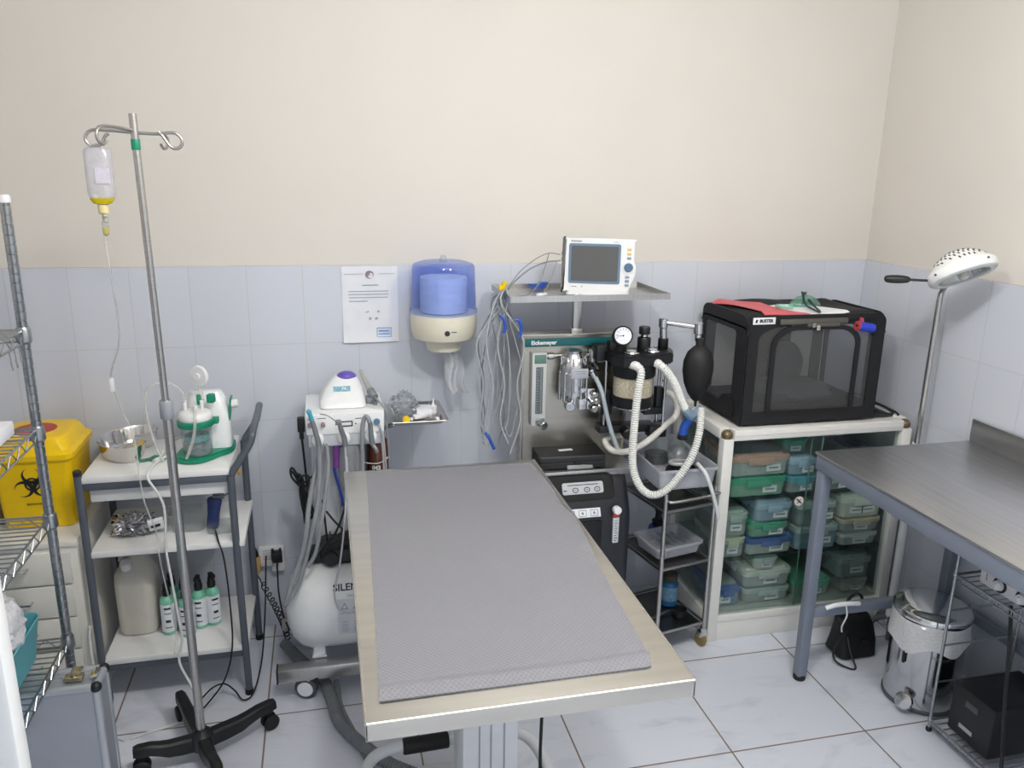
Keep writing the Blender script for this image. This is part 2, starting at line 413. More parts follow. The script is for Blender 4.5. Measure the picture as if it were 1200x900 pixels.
YB = mat('yellow_sharps_plastic', 'f2c807', .35, 0, .03, spec=.4)
t = thing('sharps_container', 'yellow biohazard waste container with red round lid opening', 'container', (-.965, -.22, .652))
bx, by = -.965, -.215
m = MB(); m.loft([rr(bx, by, z, w, d, rd) for z, w, d, rd in ((.653, .205, .22, .02), (.656, .212, .227, .022), (.90, .246, .262, .028), (.905, .246, .262, .028))])
part('body', m, YB, t)
m = MB(); m.loft([rr(bx, by, z, w, d, rd) for z, w, d, rd in ((.893, .258, .274, .03), (.899, .264, .28, .03), (.915, .264, .28, .03), (.921, .252, .268, .03), (.925, .238, .252, .03), (.958, .212, .226, .035), (.966, .200, .214, .035), (.968, .186, .2, .03))])
lid = part('lid', m, YB, t, ang=20)
m = MB(); m.lathe([(.068, .966), (.066, .9695), (.05, .9705), (.01, .9707)], (bx - .01, by - .005, 0), n=36); part('lid_opening', m, mat('red_lid', 'b8432f', .45, 0, .05), lid, 'dull red round opening flap')
def biohazard(mx, R):
    m = MB(mx)
    def cres(c, r1, off, r0, n=22):
        # crescent: big disc minus a shifted smaller one, open at the outer end
        a0 = math.atan2(c[1], c[0]); P = []; Q = []
        gap = .5
        for i in range(n + 1):
            a = a0 + gap + (2 * PI - 2 * gap) * i / n
            P.append((c[0] + r1 * math.cos(a), c[1] + r1 * math.sin(a)))
            Q.append((c[0] + off * math.cos(a0) + r0 * math.cos(a), c[1] + off * math.sin(a0) + r0 * math.sin(a)))
        m.frame2 = None
        vs = [V((x, yq, 0)) for x, yq in P + Q]; fs = [(i, i + 1, n + 2 + i, n + 1 + i) for i in range(n)]
        m.add(vs, fs)
    for k in range(3):
        a = PI / 2 + k * 2 * PI / 3
        cres((R * .58 * math.cos(a), R * .58 * math.sin(a)), R * .56, R * .13, R * .44)
    o = [(R * .47 * math.cos(2 * PI * i / 30), R * .47 * math.sin(2 * PI * i / 30)) for i in range(30)]
    i_ = [(x * .76, yq * .76) for x, yq in o]
    m.frame(o, i_, .0004)
    return m
m = biohazard(M.Translation((bx, by - .1268, .815)) @ M.Rotation(.072, 4, 'X') @ FRONT(0, 0, 0), .052)
part('biohazard_symbol', m, INK, t, 'black biohazard trefoil')
m = MB(M.Translation((bx, by - .1215, .722)) @ M.Rotation(.072, 4, 'X') @ FRONT(0, 0, 0)); m.text('BIOHAZARD', .009, M.Translation((0, .022, 0))); part('lettering', m, INK, t)
single('storage_box', MB().bb(-1.20, -1.10, -.33, -.05, .653, .86, .006), CAB, 'cream box standing left of the yellow waste container', 'box')

# ================================================================ white and grey trolley
t = thing('utility_trolley', 'grey tube trolley with three white shelves carrying the suction pump', 'trolley', (-.56, -.266, 0))
FL, RL = (-.797, -.443), (-.797, -.09)
for x, yy in (FL, RL):
    lg = part('leg', MB().cyl((x, yy, .085), (x, yy, .878), .0125), DKSTEEL, t)
    part('leg_cap', MB().lathe([(.013, .872), (.0135, .886), (.010, .89)], (x, yy, 0), n=16), BLACK, lg, 'black plastic cap')
    c = MB(); c.cyl((x - .012, yy, .038), (x + .012, yy, .038), .038, n=24, bev=.006); c.cyl((x, yy, .04), (x, yy, .09), .008); part('wheel', c, BLACKR, t, 'black rubber wheel')
m = MB(); hx = -.262
path = []
for yy, sx in ((-.443, -.327), (-.089, -.316)):
    lp = [(sx, yy, .012), (sx - .004, yy, .4), (sx - .006, yy, .80), (sx - .002, yy, .845), (sx + .02, yy, .88), (sx + .045, yy, .92), (hx, yy, .955)]
    path.append(lp)
cr = [(hx + .008, -.42, .985), (hx + .01, -.27, .99), (hx + .008, -.115, .985)]
full = path[0] + cr + list(reversed(path[1]))
part('handle_frame', m.tube(full, .0125, 12, smooth=5), DKSTEEL, t)
for yy, sx in ((-.443, -.327), (-.089, -.316)): part('foot', MB().cyl((sx, yy, 0), (sx, yy, .02), .015, .0145), BLACKR, t, 'black rubber foot')
SH = mat('white_melamine', 'e8e8e8', .4, 0, .02)
for nm, z, x1 in (('top_shelf', .865, -.335), ('middle_shelf', .602, -.305), ('bottom_shelf', .2, -.318)):
    part(nm, MB().bb(-.79, x1, -.448, -.085, z - .022, z, .004), SH, t)
    zb = z - .022
    if nm != 'middle_shelf':
        part('shelf_rail', MB().bb(-.785, -.34, -.443, -.425, zb - .026, zb, .003), DKSTEEL, t)
part('shelf_tray', MB().bb(-.775, -.345, -.42, -.1, .768, .818, .004), SH, t)

# stainless kidney dish
def bean(z, hw, cx=-.652, cy=-.222, R=.075):
    P = []; a0, a1 = math.radians(98), math.radians(252)
    for i in range(17): a = a0 + (a1 - a0) * i / 16; P.append((R + hw, a, 0))
    out = [V((cx + q * math.cos(a), cy + q * math.sin(a), z)) for q, a, _ in P]
    e = V((cx + R * math.cos(a1), cy + R * math.sin(a1), z))
    out += [e + V((math.cos(a1 + PI * k / 9), math.sin(a1 + PI * k / 9), 0)) * hw for k in range(1, 9)]
    out += [V((cx + max(R - hw, .004) * math.cos(a), cy + max(R - hw, .004) * math.sin(a), z)) for a in [a1 + (a0 - a1) * i / 16 for i in range(17)]]
    e = V((cx + R * math.cos(a0), cy + R * math.sin(a0), z))
    out += [e + V((math.cos(a0 + PI + PI * k / 9), math.sin(a0 + PI + PI * k / 9), 0)) * hw for k in range(1, 9)]
    return out
m = MB()
m.loft([bean(z, h) for z, h in ((.8655, .034), (.867, .040), (.88, .048), (.918, .056), (.9235, .060), (.925, .0605), (.925, .0585), (.919, .0545), (.881, .0465), (.869, .039), (.868, .03))])
single('kidney_dish', m, mat('polished_steel', 'd8d6d4', .1, 1, .02), 'shiny stainless kidney dish on the left of the trolley top', 'dish')
m = MB()
for i, (dx, dy, a) in enumerate(((0, 0, .3), (.02, .012, 1.1), (.045, .006, -.5))): m.box((-.615 + dx, -.315 + dy, .8675 + i * .002), (.05, .028, .002), .0005, a)
single('wrapper', m, mat('green_white_wrapper', '3f8a6e', .5, 0, .5, 60), 'torn green and white wrapper in front of the kidney dish', 'wrapper')
m = MB(); m.tube([(-.575, -.345, .872), (-.545, -.30, .872), (-.50, -.26, .873), (-.47, -.25, .872)], .006, 8); m.cyl((-.583, -.355, .873), (-.566, -.33, .875), .009)
single('tube_connector', m, WHITE, 'clear white tubing connector lying beside the green wrapper', 'connector')

# suction pump
pump = t = thing('suction_pump', 'white and green suction pump with a graduated collection jar', 'pump', (-.43, -.29, .865))
m = MB()
def blob(x0, x1, y0, y1, z): return None
base = [(-.52, -.335), (-.505, -.37), (-.47, -.388), (-.43, -.385), (-.40, -.358), (-.375, -.325), (-.348, -.30), (-.335, -.27), (-.335, -.21), (-.35, -.185), (-.42, -.17), (-.48, -.18), (-.50, -.22), (-.515, -.28)]
bc = [(v.x, v.y) for v in curve([(x, yq, 0) for x, yq in base], 5, True)]
m.prism(bc, .02, M.Translation((0, 0, .866)), bev=.004); part('base', m, GREEN, t)
m = MB(); sec = []
for z, x0, x1, y0, y1, rd in ((.884, -.495, -.342, -.288, -.178, .02), (.93, -.495, -.342, -.288, -.178, .03), (1.0, -.49, -.345, -.27, -.182, .03), (1.055, -.482, -.358, -.25, -.188, .03), (1.075, -.475, -.37, -.24, -.195, .02), (1.078, -.465, -.38, -.23, -.2, .01)):
    sec.append(rr((x0 + x1) / 2, (y0 + y1) / 2, z, x1 - x0, y1 - y0, rd, 5))
part('housing', m.loft(sec), WHITE2, t)
jx, jy = -.445, -.332
JAR = glass('clear_jar', 'f4f8f8', .1, .02, .08, 'dfe6e8')
part('jar', MB().lathe([(.044, .888), (.048, .894), (.05, .985)], (jx, jy, 0), n=32), JAR, t)
part('jar_fluid', MB().lathe([(.043, .889), (.045, .893), (.046, .93)], (jx, jy, 0), n=28), glass('grey_fluid', 'eaf0f2', .06, .02, .2, 'c2ced2'), t)
part('jar_float', MB().lathe([(.04, .935), (.041, .94), (.041, .951), (.04, .955)], (jx, jy, 0), n=28), mat('teal_ring', '6fa3a5', .4), t)
m = MB()
for i, z in enumerate((.91, .925, .94, .955, .97)):
    for k in range(3): a = -1.15 + k * .07; m.box((jx + .0505 * math.cos(a), jy + .0505 * math.sin(a), z), (.004, .0012, .0012), 0, a + PI / 2)
part('graduation', m, INK, t)
part('jar_ring', MB().lathe([(.050, .988), (.058, .988), (.060, .992), (.060, 1.006), (.056, 1.01), (.050, 1.01)], (jx, jy, 0), n=36).box((jx + .063, jy + .01, .999), (.02, .03, .02), .003), GREEN, t)
lidp = part('jar_lid', MB().lathe([(.052, 1.008), (.055, 1.012), (.055, 1.022), (.05, 1.034), (.043, 1.038), (.02, 1.042)], (jx, jy, 0), n=36), WHITE, t)
m = MB(); m.cyl((jx - .03, jy, 1.035), (jx - .03, jy, 1.075), .007); m.cyl((jx + .005, jy - .015, 1.035), (jx + .005, jy - .015, 1.06), .008); m.cyl((jx + .022, jy + .01, 1.035), (jx + .022, jy + .01, 1.07), .006)
part('port', m, WHITE, lidp)
m = MB(); m.box((jx + .012, jy + .03, 1.068), (.016, .02, .035), .004, .2); m.box((jx + .05, jy + .035, 1.07), (.024, .025, .03), .004, -.3); part('elbow', m, GREEN, lidp, 'green tube elbow')
m = MB(); m.cyl((-.4325, -.30, 1.148), (-.4255, -.288, 1.148), .037, n=32, bev=.003); m.cyl((-.436, -.307, 1.148), (-.4325, -.30, 1.148), .012); part('filter', m, WHITE, t, 'white round disc filter')
part('filter_tube', MB().tube([(-.43, -.295, 1.112), (-.425, -.30, 1.09), (-.42, -.315, 1.07)], .0055, 8), TUBE, t)
m = MB(); mx = M.Translation((-.342, -.235, 1.015)) @ M.Rotation(.12, 4, 'Y'); m.mx = mx; m.box((0, 0, 0), (.006, .045, .085), .002); part('control_panel', m, GREEN, t)
part('knob', MB().cyl((-.338, -.24, 1.03), (-.314, -.24, 1.033), .016, .014, n=20, bev=.002), WHITE, t, 'white round regulator knob')
part('suction_tube', MB().tube([(-.475, -.338, 1.072), (-.476, -.345, 1.105), (-.50, -.35, 1.135), (-.545, -.35, 1.145), (-.585, -.345, 1.12), (-.595, -.34, 1.06), (-.59, -.335, .99), (-.575, -.34, .92), (-.555, -.35, .872)], .0045, 8), TUBE, t)
part('overflow_tube', MB().tube([(-.44, -.352, 1.055), (-.437, -.392, 1.03), (-.442, -.40, .98), (-.458, -.395, .93), (-.475, -.39, .89)], .0055, 8), TUBE, t)

# drip tubing and white cable in front of the trolley
m = MB(); m.tube([(-.560, -.762, 1.655), (-.561, -.74, 1.55), (-.59, -.60, 1.35), (-.66, -.46, 1.2), (-.655, -.42, 1.1), (-.62, -.43, .98), (-.612, -.455, .88), (-.60, -.475, .78), (-.575, -.47, .66), (-.575, -.458, .55), (-.55, -.46, .3), (-.555, -.49, .22)], .0028, 7)
o = thing('drip_line', 'thin clear drip tube hanging from the infusion bottle past the trolley', 'tube', (-.56, -.6, .2))
part('tube', m, TUBE, o); part('roller_clamp', MB().box((-.662, -.452, 1.17), (.014, .014, .045), .004), WHITE, o, 'white roller clamp')
part('power_cord', MB().tube([(-.43, -.19, .87), (-.50, -.20, .905), (-.55, -.24, .90), (-.57, -.35, .878), (-.583, -.42, .873), (-.587, -.458, .855), (-.56, -.462, .80), (-.545, -.463, .74), (-.552, -.465, .60), (-.545, -.468, .50), (-.535, -.47, .35), (-.53, -.47, .26), (-.545, -.475, .18), (-.51, -.50, .10), (-.478, -.53, .03), (-.49, -.55, .006), (-.56, -.575, .005), (-.64, -.60, .005), (-.69, -.62, .005)], .0042, 8), WHITEC, pump, 'white cord draped to the floor')
single('coiled_lead', MB().tube([(-.815, -.455, .34), (-.82, -.46, .30), (-.815, -.475, .2), (-.80, -.485, .12), (-.795, -.52, .008), (-.76, -.58, .005), (-.705, -.625, .005)], .0045, 8), WHITEC, 'short white lead beside the left rear of the aluminium case', 'lead')

# things on the middle shelf
FOIL = mat('silver_foil', 'c9c9cd', .25, .85, .25, 90, bump=1, bscale=120)
single('foil_bag', lump((-.685, -.31, .634), (.066, .06, .034), 21, 48, 24, .3, .5), FOIL, 'clear bag full of silver foil pieces on the middle shelf', 'bag', ang=6)
m = MB(); m.box((-.60, -.35, .645), (.05, .012, .05), .002, M.Rotation(.5, 3, 'X') @ M.Rotation(.3, 3, 'Z')); m.cur = 1; m.box((-.60, -.3575, .641), (.03, .002, .012), 0, M.Rotation(.5, 3, 'X') @ M.Rotation(.3, 3, 'Z'))
single('packet', m, [PAPER, INK], 'small white printed packet leaning beside the foil bag', 'packet')
single('plastic_box', MB().loft([rr(-.50, -.28, z, .12 + s, .15 + s, .015) for z, s in ((.603, -.02), (.605, -.015), (.664, 0), (.667, .006), (.668, 0))]), CLEAR, 'clear plastic tub behind the white pole on the middle shelf', 'tub')
single('plastic_box', MB().loft([rr(-.385, -.35, z, .10 + s, .07 + s, .012) for z, s in ((.603, -.01), (.605, -.005), (.63, 0), (.632, .004), (.633, 0))]), CLEAR, 'flat clear blister tray at the right end of the middle shelf', 'tray')
NAVY = mat('navy_plastic', '1f2f66', .4, 0, .1)
t = thing('hair_clipper', 'dark blue hair clipper standing on the middle shelf with black cord', 'clipper', (-.42, -.33, .603))
mx = M.Translation((-.42, -.33, .607)) @ M.Rotation(.12, 4, 'Y') @ M.Rotation(-.1, 4, 'X')
m = MB(mx); m.loft([rr(0, 0, z, w, d, .014) for z, w, d in ((0, .034, .036), (.01, .042, .042), (.05, .04, .04), (.075, .044, .042), (.10, .05, .04), (.108, .044, .034))]); part('body', m, NAVY, t)
m = MB(mx); m.box((.012, 0, .115), (.04, .03, .012), .002, .1); m.cyl((.03, 0, .115), (.062, 0, .14), .003, .0015, 8); part('blade', m, DKSTEEL, t)
part('cord', MB().tube([(-.415, -.335, .612), (-.40, -.40, .612), (-.385, -.462, .605), (-.372, -.472, .55), (-.365, -.474, .40), (-.368, -.476, .22), (-.40, -.49, .10), (-.46, -.52, .03), (-.50, -.54, .006), (-.52, -.55, .005)], .003, 7), CABLE, t)
single('floor_cable', MB().tube([(-.53, -.53, .006), (-.49, -.50, .03), (-.45, -.46, .05), (-.41, -.45, .055), (-.375, -.46, .03), (-.345, -.49, .008), (-.31, -.47, .02), (-.285, -.36, .08), (-.275, -.22, .2), (-.275, -.08, .30), (-.275, -.03, .33)], .003, 7), CABLE, 'black cable looping over the floor under the trolley', 'cable')
single('hook_tag', MB().sph((-.345, -.10, .72), (.007, .006, .012)).cyl((-.345, -.10, .73), (-.345, -.10, .842), .0012, n=6), mat('amber_plastic', 'd8b04a', .4), 'small amber tag dangling below the trolley top', 'tag')

# bottom shelf: jerrycan and spray bottles
JUG = mat('translucent_jug', 'd3cfc4', .5, 0, .03, alpha=.0)
t = thing('jerrycan', 'large off-white plastic jug on the bottom trolley shelf', 'jug', (-.705, -.25, .2))
m = MB(); jx, jy = -.705, -.25
m.loft([rr(jx + o, jy, z, w, d, rd, 6) for z, w, d, rd, o in ((.201, .10, .10, .03, 0), (.204, .12, .12, .035, 0), (.215, .132, .13, .035, 0), (.40, .136, .134, .035, 0), (.43, .134, .13, .04, 0), (.455, .11, .10, .045, .004), (.475, .085, .075, .036, .008), (.49, .062, .05, .024, .012), (.495, .05, .04, .02, .012))])
part('body', m, JUG, t); part('cap', MB().cyl((jx - .018, jy - .045, .462), (jx - .020, jy - .055, .49), .019, .018, n=20, bev=.002), WHITE, t, 'white screw cap')
part('grip', MB().tube([(jx + .02, jy, .485), (jx + .03, jy, .515), (jx - .03, jy, .518), (jx - .045, jy - .0, .47)], .011, 10), JUG, t)
MINT = mat('mint_plastic', '7fc9ab', .4, 0, .04)
LABW = mat('bottle_label', 'e6e9ee', .55, 0, .02)
def spray(loc, label, rz):
    t = thing('spray_bottle', label, 'bottle', loc, rz, 'mint spray bottles on the bottom shelf')
    mx = M.Translation(loc) @ M.Rotation(rz, 4, 'Z')
    part('body', MB(mx).lathe([(.022, .0), (.0255, .003), (.0255, .125), (.023, .137), (.012, .147), (.012, .15)], n=24), MINT, t)
    part('label', MB(mx).lathe([(.0257, .012), (.0260, .013), (.0260, .118), (.0257, .119)], n=24, cap=(False, False)), LABW, t)
    mm = MB(mx)
    for z, h, w in ((.105, .007, .028), (.085, .003, .022), (.055, .01, .016), (.03, .003, .028)):
        for k in range(-3, 4):
            a = -PI / 2 + k * .13
            if abs(k) * .13 * .026 < w / 2: mm.box((.0263 * math.cos(a), .0263 * math.sin(a), z), (.0032, .0006, h), 0, a + PI / 2)
    part('print', mm, INK, t)
    m2 = MB(mx); m2.lathe([(.014, .148), (.0145, .152), (.0145, .168), (.012, .172), (.012, .182), (.009, .19), (.009, .195)], n=18); m2.box((0, -.01, .197), (.016, .036, .014), .003)
    part('spray_cap', m2, BLACK, t, 'black spray top')
spray((-.600, -.305, .201), 'leftmost mint spray bottle in the front row beside the jug', .1)
spray((-.533, -.335, .201), 'mint spray bottle furthest forward on the bottom shelf', -.2)
spray((-.548, -.272, .201), 'mint spray bottle second from the left behind the front one', .25)
spray((-.495, -.285, .201), 'mint spray bottle second from the right in the row', -.1)
spray((-.452, -.272, .201), 'rightmost mint spray bottle on the bottom shelf', .5)
spray((-.595, -.235, .201), 'mint spray bottle at the back corner beside the jug', 0)

# ================================================================ aluminium case
ALU = mat('aluminium_skin', 'b4bac3', .38, .55, .04, 8)
t = thing('equipment_case', 'silver aluminium case standing on end beside the drip stand', 'case', (-.83, -.857, 0))
x0, x1, y0, y1, H = -1.0, -.668, -.927, -.815, .42
part('shell', MB().bb(x0 + .004, x1 - .004, y0 + .004, y1 - .004, .004, H - .004), ALU, t)
m = MB(); rd = .011
for yy in (y0 + rd, y1 - rd):
    for z in (rd, H - rd): m.cyl((x0 + .02, yy, z), (x1 - .02, yy, z), rd + .001, n=12)
    for x in (x0 + rd, x1 - rd): m.cyl((x, yy, .02), (x, yy, H - .02), rd + .001, n=12)
for x in (x0 + rd, x1 - rd):
    for z in (rd, H - rd): m.cyl((x, y0 + .01, z), (x, y1 - .01, z), rd + .001, n=12)
m.bb(x0 + .01, x1 - .01, y0 + .058, y0 + .064, H - .006, H + .002)
part('edge_profile', m, mat('aluminium_edge', 'c6cbd2', .3, .6, .03), t)
for x in (x0 + rd, x1 - rd):
    for yy in (y0 + rd, y1 - rd):
        for z in (rd, H - rd): part('corner_cap', MB().sph((x, yy, z), .016, 14, 9), BLACK, t, 'black plastic corner')
m = MB(); m.box((-.742, -.883, H + .006), (.05, .03, .012), .003); m.box((-.742, -.857, H + .008), (.03, .04, .01), .003); m.cyl((-.742, -.885, H + .012), (-.742, -.885, H + .018), .008); part('latch', m, mat('brass_latch', 'b5ab93', .25, .9, .1), t, 'brassy latch on the top edge')
m = MB(); m.box((-.69, -.87, H + .004), (.02, .05, .01), .002); part('hinge', m, CHROME, t)

# ================================================================ drip stand
PLAST = mat('black_plastic_base', '17181b', .4, 0, .1)
t = thing('infusion_stand', 'wheeled steel drip stand with black cross base and curled hooks', 'stand', (-.441, -.765, 0))
cx, cy = -.441, -.765
part('pole', MB().cyl((cx, cy, .06), (-.450, cy, 1.20), .0135), STEEL, t)
part('extension_pole', MB().cyl((-.450, cy, 1.20), (-.461, cy, 1.965), .010), STEEL, t)
part('clamp_collar', MB().lathe([(.0165, -.03), (.0185, -.027), (.0185, .02), (.0165, .024)], (-.4497, cy, 1.175), n=20), mat('grey_collar', '9fa3ab', .4, .2), t)
part('tape_band', MB().lathe([(.0108, 1.875), (.0115, 1.877), (.0115, 1.90), (.0108, 1.902)], (-.4602, cy, 0), n=18), GREEN, t, 'band of green tape')
for (ex, ey), nm in (((-.545, -.525), 0), ((-.226, -.640), 1), ((-.638, -.795), 2), ((-.372, -.935), 3)):
    d = V((ex - cx, ey - cy, 0)); L = d.length; d.normalize(); s = V((-d.y, d.x, 0)); m = MB(); rings = []
    for q, z0, z1, w in ((0, .052, .10, .022), (.3, .05, .096, .021), (.5, .052, .095, .02), (.62, .062, .098, .019), (.75, .07, .104, .018), (.93, .072, .104, .018), (1.0, .074, .10, .015)):
        c = V((cx, cy, 0)) + d * L * q
        rings.append([c - s * w + V((0, 0, z0)), c + s * w + V((0, 0, z0)), c + s * w * .9 + V((0, 0, z1 - .006)), c + s * w * .6 + V((0, 0, z1)), c - s * w * .6 + V((0, 0, z1)), c - s * w * .9 + V((0, 0, z1 - .006))])
    lg = part('leg', m.loft(rings), PLAST, t)
    e = V((ex, ey, 0)) - d * .02; w = MB()
    for k in (-1, 1): w.cyl(e + s * (.006 * k) + V((0, 0, .027)), e + s * (.02 * k) + V((0, 0, .027)), .027, n=22, bev=.004)
    w.cyl(e + V((0, 0, .03)), e + V((0, 0, .08)), .009)
    part('castor', w, BLACKR, lg, 'black twin-wheel castor')
part('hub', MB().lathe([(.034, .05), (.036, .054), (.034, .10), (.022, .112), (.018, .118)], (cx, cy, 0), n=24), PLAST, t)
hx, hz = -.4605, 1.918
def hook(pts): part('hook', MB().tube([(hx + a, cy + b, hz + c) for a, b, c in pts], .0042, 10, smooth=10), STEEL, t)
hook([(0, 0, 0), (-.06, 0, .004), (-.098, 0, .004), (-.114, 0, -.006), (-.118, 0, -.02), (-.108, 0, -.034), (-.094, 0, -.036), (-.08, 0, -.028), (-.072, 0, -.012), (-.062, 0, -.004)])
hook([(0, 0, 0), (.05, 0, -.002), (.092, 0, .002), (.105, 0, -.003), (.113, 0, -.013), (.113, 0, -.026), (.104, 0, -.036), (.092, 0, -.037), (.082, 0, -.03), (.074, 0, -.018), (.066, 0, -.005), (.058, 0, .004)])
hook([(0, 0, .004), (-.03, -.05, .010), (-.055, -.095, .010), (-.062, -.11, .0), (-.064, -.113, -.014), (-.06, -.108, -.028), (-.055, -.095, -.032), (-.050, -.085, -.024)])
hook([(0, 0, 0), (.03, .06, 0), (.052, .10, 0), (.058, .114, -.008), (.060, .118, -.02), (.056, .11, -.034), (.05, .098, -.036), (.046, .088, -.026)])

BOT = glass('infusion_bottle_plastic', 'f4f4f6', .08, .1, .36, 'e6e6ee')
t = thing('infusion_bottle', 'inverted clear infusion bottle with yellow fluid hanging on the stand', 'bottle', (-.556, -.765, 1.655))
bx, by = -.5545, -.765
part('hanger', MB().tube([(bx - .010, by, 1.877), (bx - .008, by, 1.884), (bx, by, 1.888), (bx + .008, by, 1.884), (bx + .010, by, 1.877)], .002, 7), CLEAR, t)
m = MB(); m.loft([rr(bx, by, z, w, d, rd, 6) for z, w, d, rd in ((1.735, .022, .022, .011), (1.739, .040, .034, .016), (1.748, .056, .042, .02), (1.765, .066, .046, .022), (1.868, .066, .046, .022), (1.877, .06, .04, .02), (1.88, .045, .03, .014))]); part('bottle_body', m, BOT, t)
YF = glass('yellow_fluid', 'f6ea50', .06, .05, .5, 'f2dc10')
m = MB(); m.loft([rr(bx, by, z, w, d, rd, 6) for z, w, d, rd in ((1.7365, .023, .023, .0115), (1.7385, .042, .036, .017), (1.748, .0575, .0435, .021), (1.753, .060, .0445, .021))]); part('fluid', m, YF, t, 'bright yellow fluid')
part('neck', MB().lathe([(.011, 1.712), (.0135, 1.715), (.0135, 1.732), (.012, 1.737)], (bx, by, 0), n=20), mat('pale_yellow_neck', 'dcd09a', .4), t)
part('label', MB().bb(bx - .005, bx + .03, by - .0268, by - .0256, 1.79, 1.83), mat('faded_label', 'cfcbd8', .6, 0, .1, 60), t)
part('spike', MB().lathe([(.003, 1.69), (.008, 1.693), (.009, 1.71), (.009, 1.713)], (bx + .003, by, 0), n=14).sph((bx + .004, by - .009, 1.707), .0045, 10, 6), mat('spike_plastic', 'b9b6ae', .4, 0, .3, 90), t)
part('drip_chamber', MB().lathe([(.003, 1.655), (.008, 1.66), (.0085, 1.69), (.004, 1.694)], (bx, by, 0), n=14), FILM, t)
part('chamber_fluid', MB().lathe([(.004, 1.657), (.0078, 1.661), (.0078, 1.678), (.007, 1.679)], (bx, by, 0), n=14), YF, t)
# ================================================================ notice on the wall
t = thing('wall_notice', 'white printed notice sheet stuck on the tiles with a blue stamp', 'notice', (.168, -.002, 1.185))
m = MB()
def curl(u, v):
    z = 1.187 + .292 * v; x = .063 + .211 * u + .004 * (1 - v) * 0
    return (x, -.0015 - .010 * max(0, .12 - v) / .12 * (1 - .5 * u) - .0015 * math.sin(u * 7 + v * 5) ** 2, z)
m.grid(curl, 14, 20, .0004, (0, -1, 0)); part('sheet', m, PAPER, t)
BL = mat('stamp_blue', '7fa6dd', .7, 0, .15, 150)
m = MB(FRONT(.168, -.0052, 1.333))
for i, (yq, w, x) in enumerate(((.052, .15, -.006), (.040, .152, -.006), (.028, .146, -.006), (.014, .07, -.045))): m.box((x, yq, 0), (w, .0028, .0004))
m.box((.002, .075, 0), (.06, .004, .0004)); m.box((-.06, .118, 0), (.07, .0014, .0004)); m.box((.064, .118, 0), (.06, .0014, .0004))
for dx, dy, w, h in ((-.012, -.028, .012, .004), (.03, -.027, .008, .008), (-.002, -.054, .01, .01), (.022, -.054, .012, .009)): m.box((dx, dy, 0), (w, h, .0004), 0, .4)
part('printed_text', m, mat('pale_print', 'a9acb6', .7), t)
m = MB(FRONT(.168, -.0052, 1.333)); m.frame([(.0 + .016 * math.cos(a * PI / 12), .115 + .015 * math.sin(a * PI / 12)) for a in range(24)], [(.004 + .010 * math.cos(a * PI / 12), .112 + .010 * math.sin(a * PI / 12)) for a in range(24)], .0004); m.box((-.006, .118, 0), (.012, .014, .0004), 0, .5); part('emblem', m, mat('emblem_red_grey', '8f7f86', .7, 0, .4, 90), t)
m = MB(FRONT(.168, -.0062, 1.333)); m.frame(rr2(.022, .078, -.128, -.09, .002), rr2(.0245, .0755, -.1255, -.0925, .001), .0004); m.box((.05, -.103, 0), (.042, .006, .0004)); m.box((.05, -.115, 0), (.044, .005, .0004)); part('stamp', m, BL, t, 'blue rectangular stamp')

# ================================================================ blue paper roll dispenser
BC = glass('blue_clear_cover', 'd2dcfb', .1, .03, .11, '7f9fee')
t = thing('paper_roll_dispenser', 'wall dispenser with blue transparent cover over a paper roll', 'dispenser', (.43, -.13, 1.165))
dx, dy = .432, -.135
part('base', MB().lathe([(.05, 1.218), (.095, 1.220), (.112, 1.227), (.122, 1.25), (.125, 1.30), (.122, 1.318), (.115, 1.322), (.08, 1.322)], (dx, dy, 0), n=48), CREAMP, t)
part('spout', MB().lathe([(.058, 1.176), (.064, 1.179), (.072, 1.216), (.074, 1.220)], (dx, dy, 0), n=36), CREAMP, t)
part('cover', MB().lathe([(.127, 1.322), (.127, 1.334), (.122, 1.338), (.1175, 1.46), (.116, 1.492), (.110, 1.502), (.08, 1.511), (.001, 1.514)], (dx, dy, 0), n=48, cap=(False, False)), BC, t, 'transparent blue cover')
m = MB(); m.lathe([(.012, 1.512), (.014, 1.516), (.010, 1.53), (.004, 1.534)], (dx, dy, 0), n=18); part('cover_knob', m, CLEAR, t)
rl = MB(); rl.lathe([(.022, 1.325), (.086, 1.325), (.088, 1.33), (.088, 1.449), (.086, 1.454), (.03, 1.455), (.022, 1.44)], (dx, dy, 0), n=48); part('paper_roll', rl, mat('paper_roll', 'dfe6f2', .9, 0, .05, 14, bump=.6, bscale=60, stretch=(1, 1, 4)), t, 'white paper roll inside the cover')
m = MB(); m.lathe([(.001, 0), (.010, .0), (.010, .001), (.001, .001)], (dx - .005, dy - .1235, 1.262), (0, -1, 0), 20); m.box((dx + .02, dy - .1215, 1.266), (.02, .002, .003)); part('emblem', m, mat('badge_black', '2b2d30', .3), t, 'small dark round badge')
m = MB()
for a in (-.6, .6):
    m.tube([(dx + .118 * math.sin(a + k * .1) , dy - .119 * math.cos(a + k * .1), 1.29 + .012 * math.sin(k * 1.2)) for k in range(-3, 4)], .0016, 6)
part('moulding', m, CREAMP, t)
def sheet(u, v): return (dx - .02 + .07 * u + .05 * v + .01 * math.sin(v * 6), dy + .01 + .02 * math.sin(u * 9 + v * 4), 1.18 - .18 * v)
part('paper_end', MB().grid(sheet, 10, 16, .0006, (0, 1, 0)), glass('thin_paper', 'f2f3f6', .02, .5, .6, 'e9ebf0'), t, 'white paper end hanging from the spout')

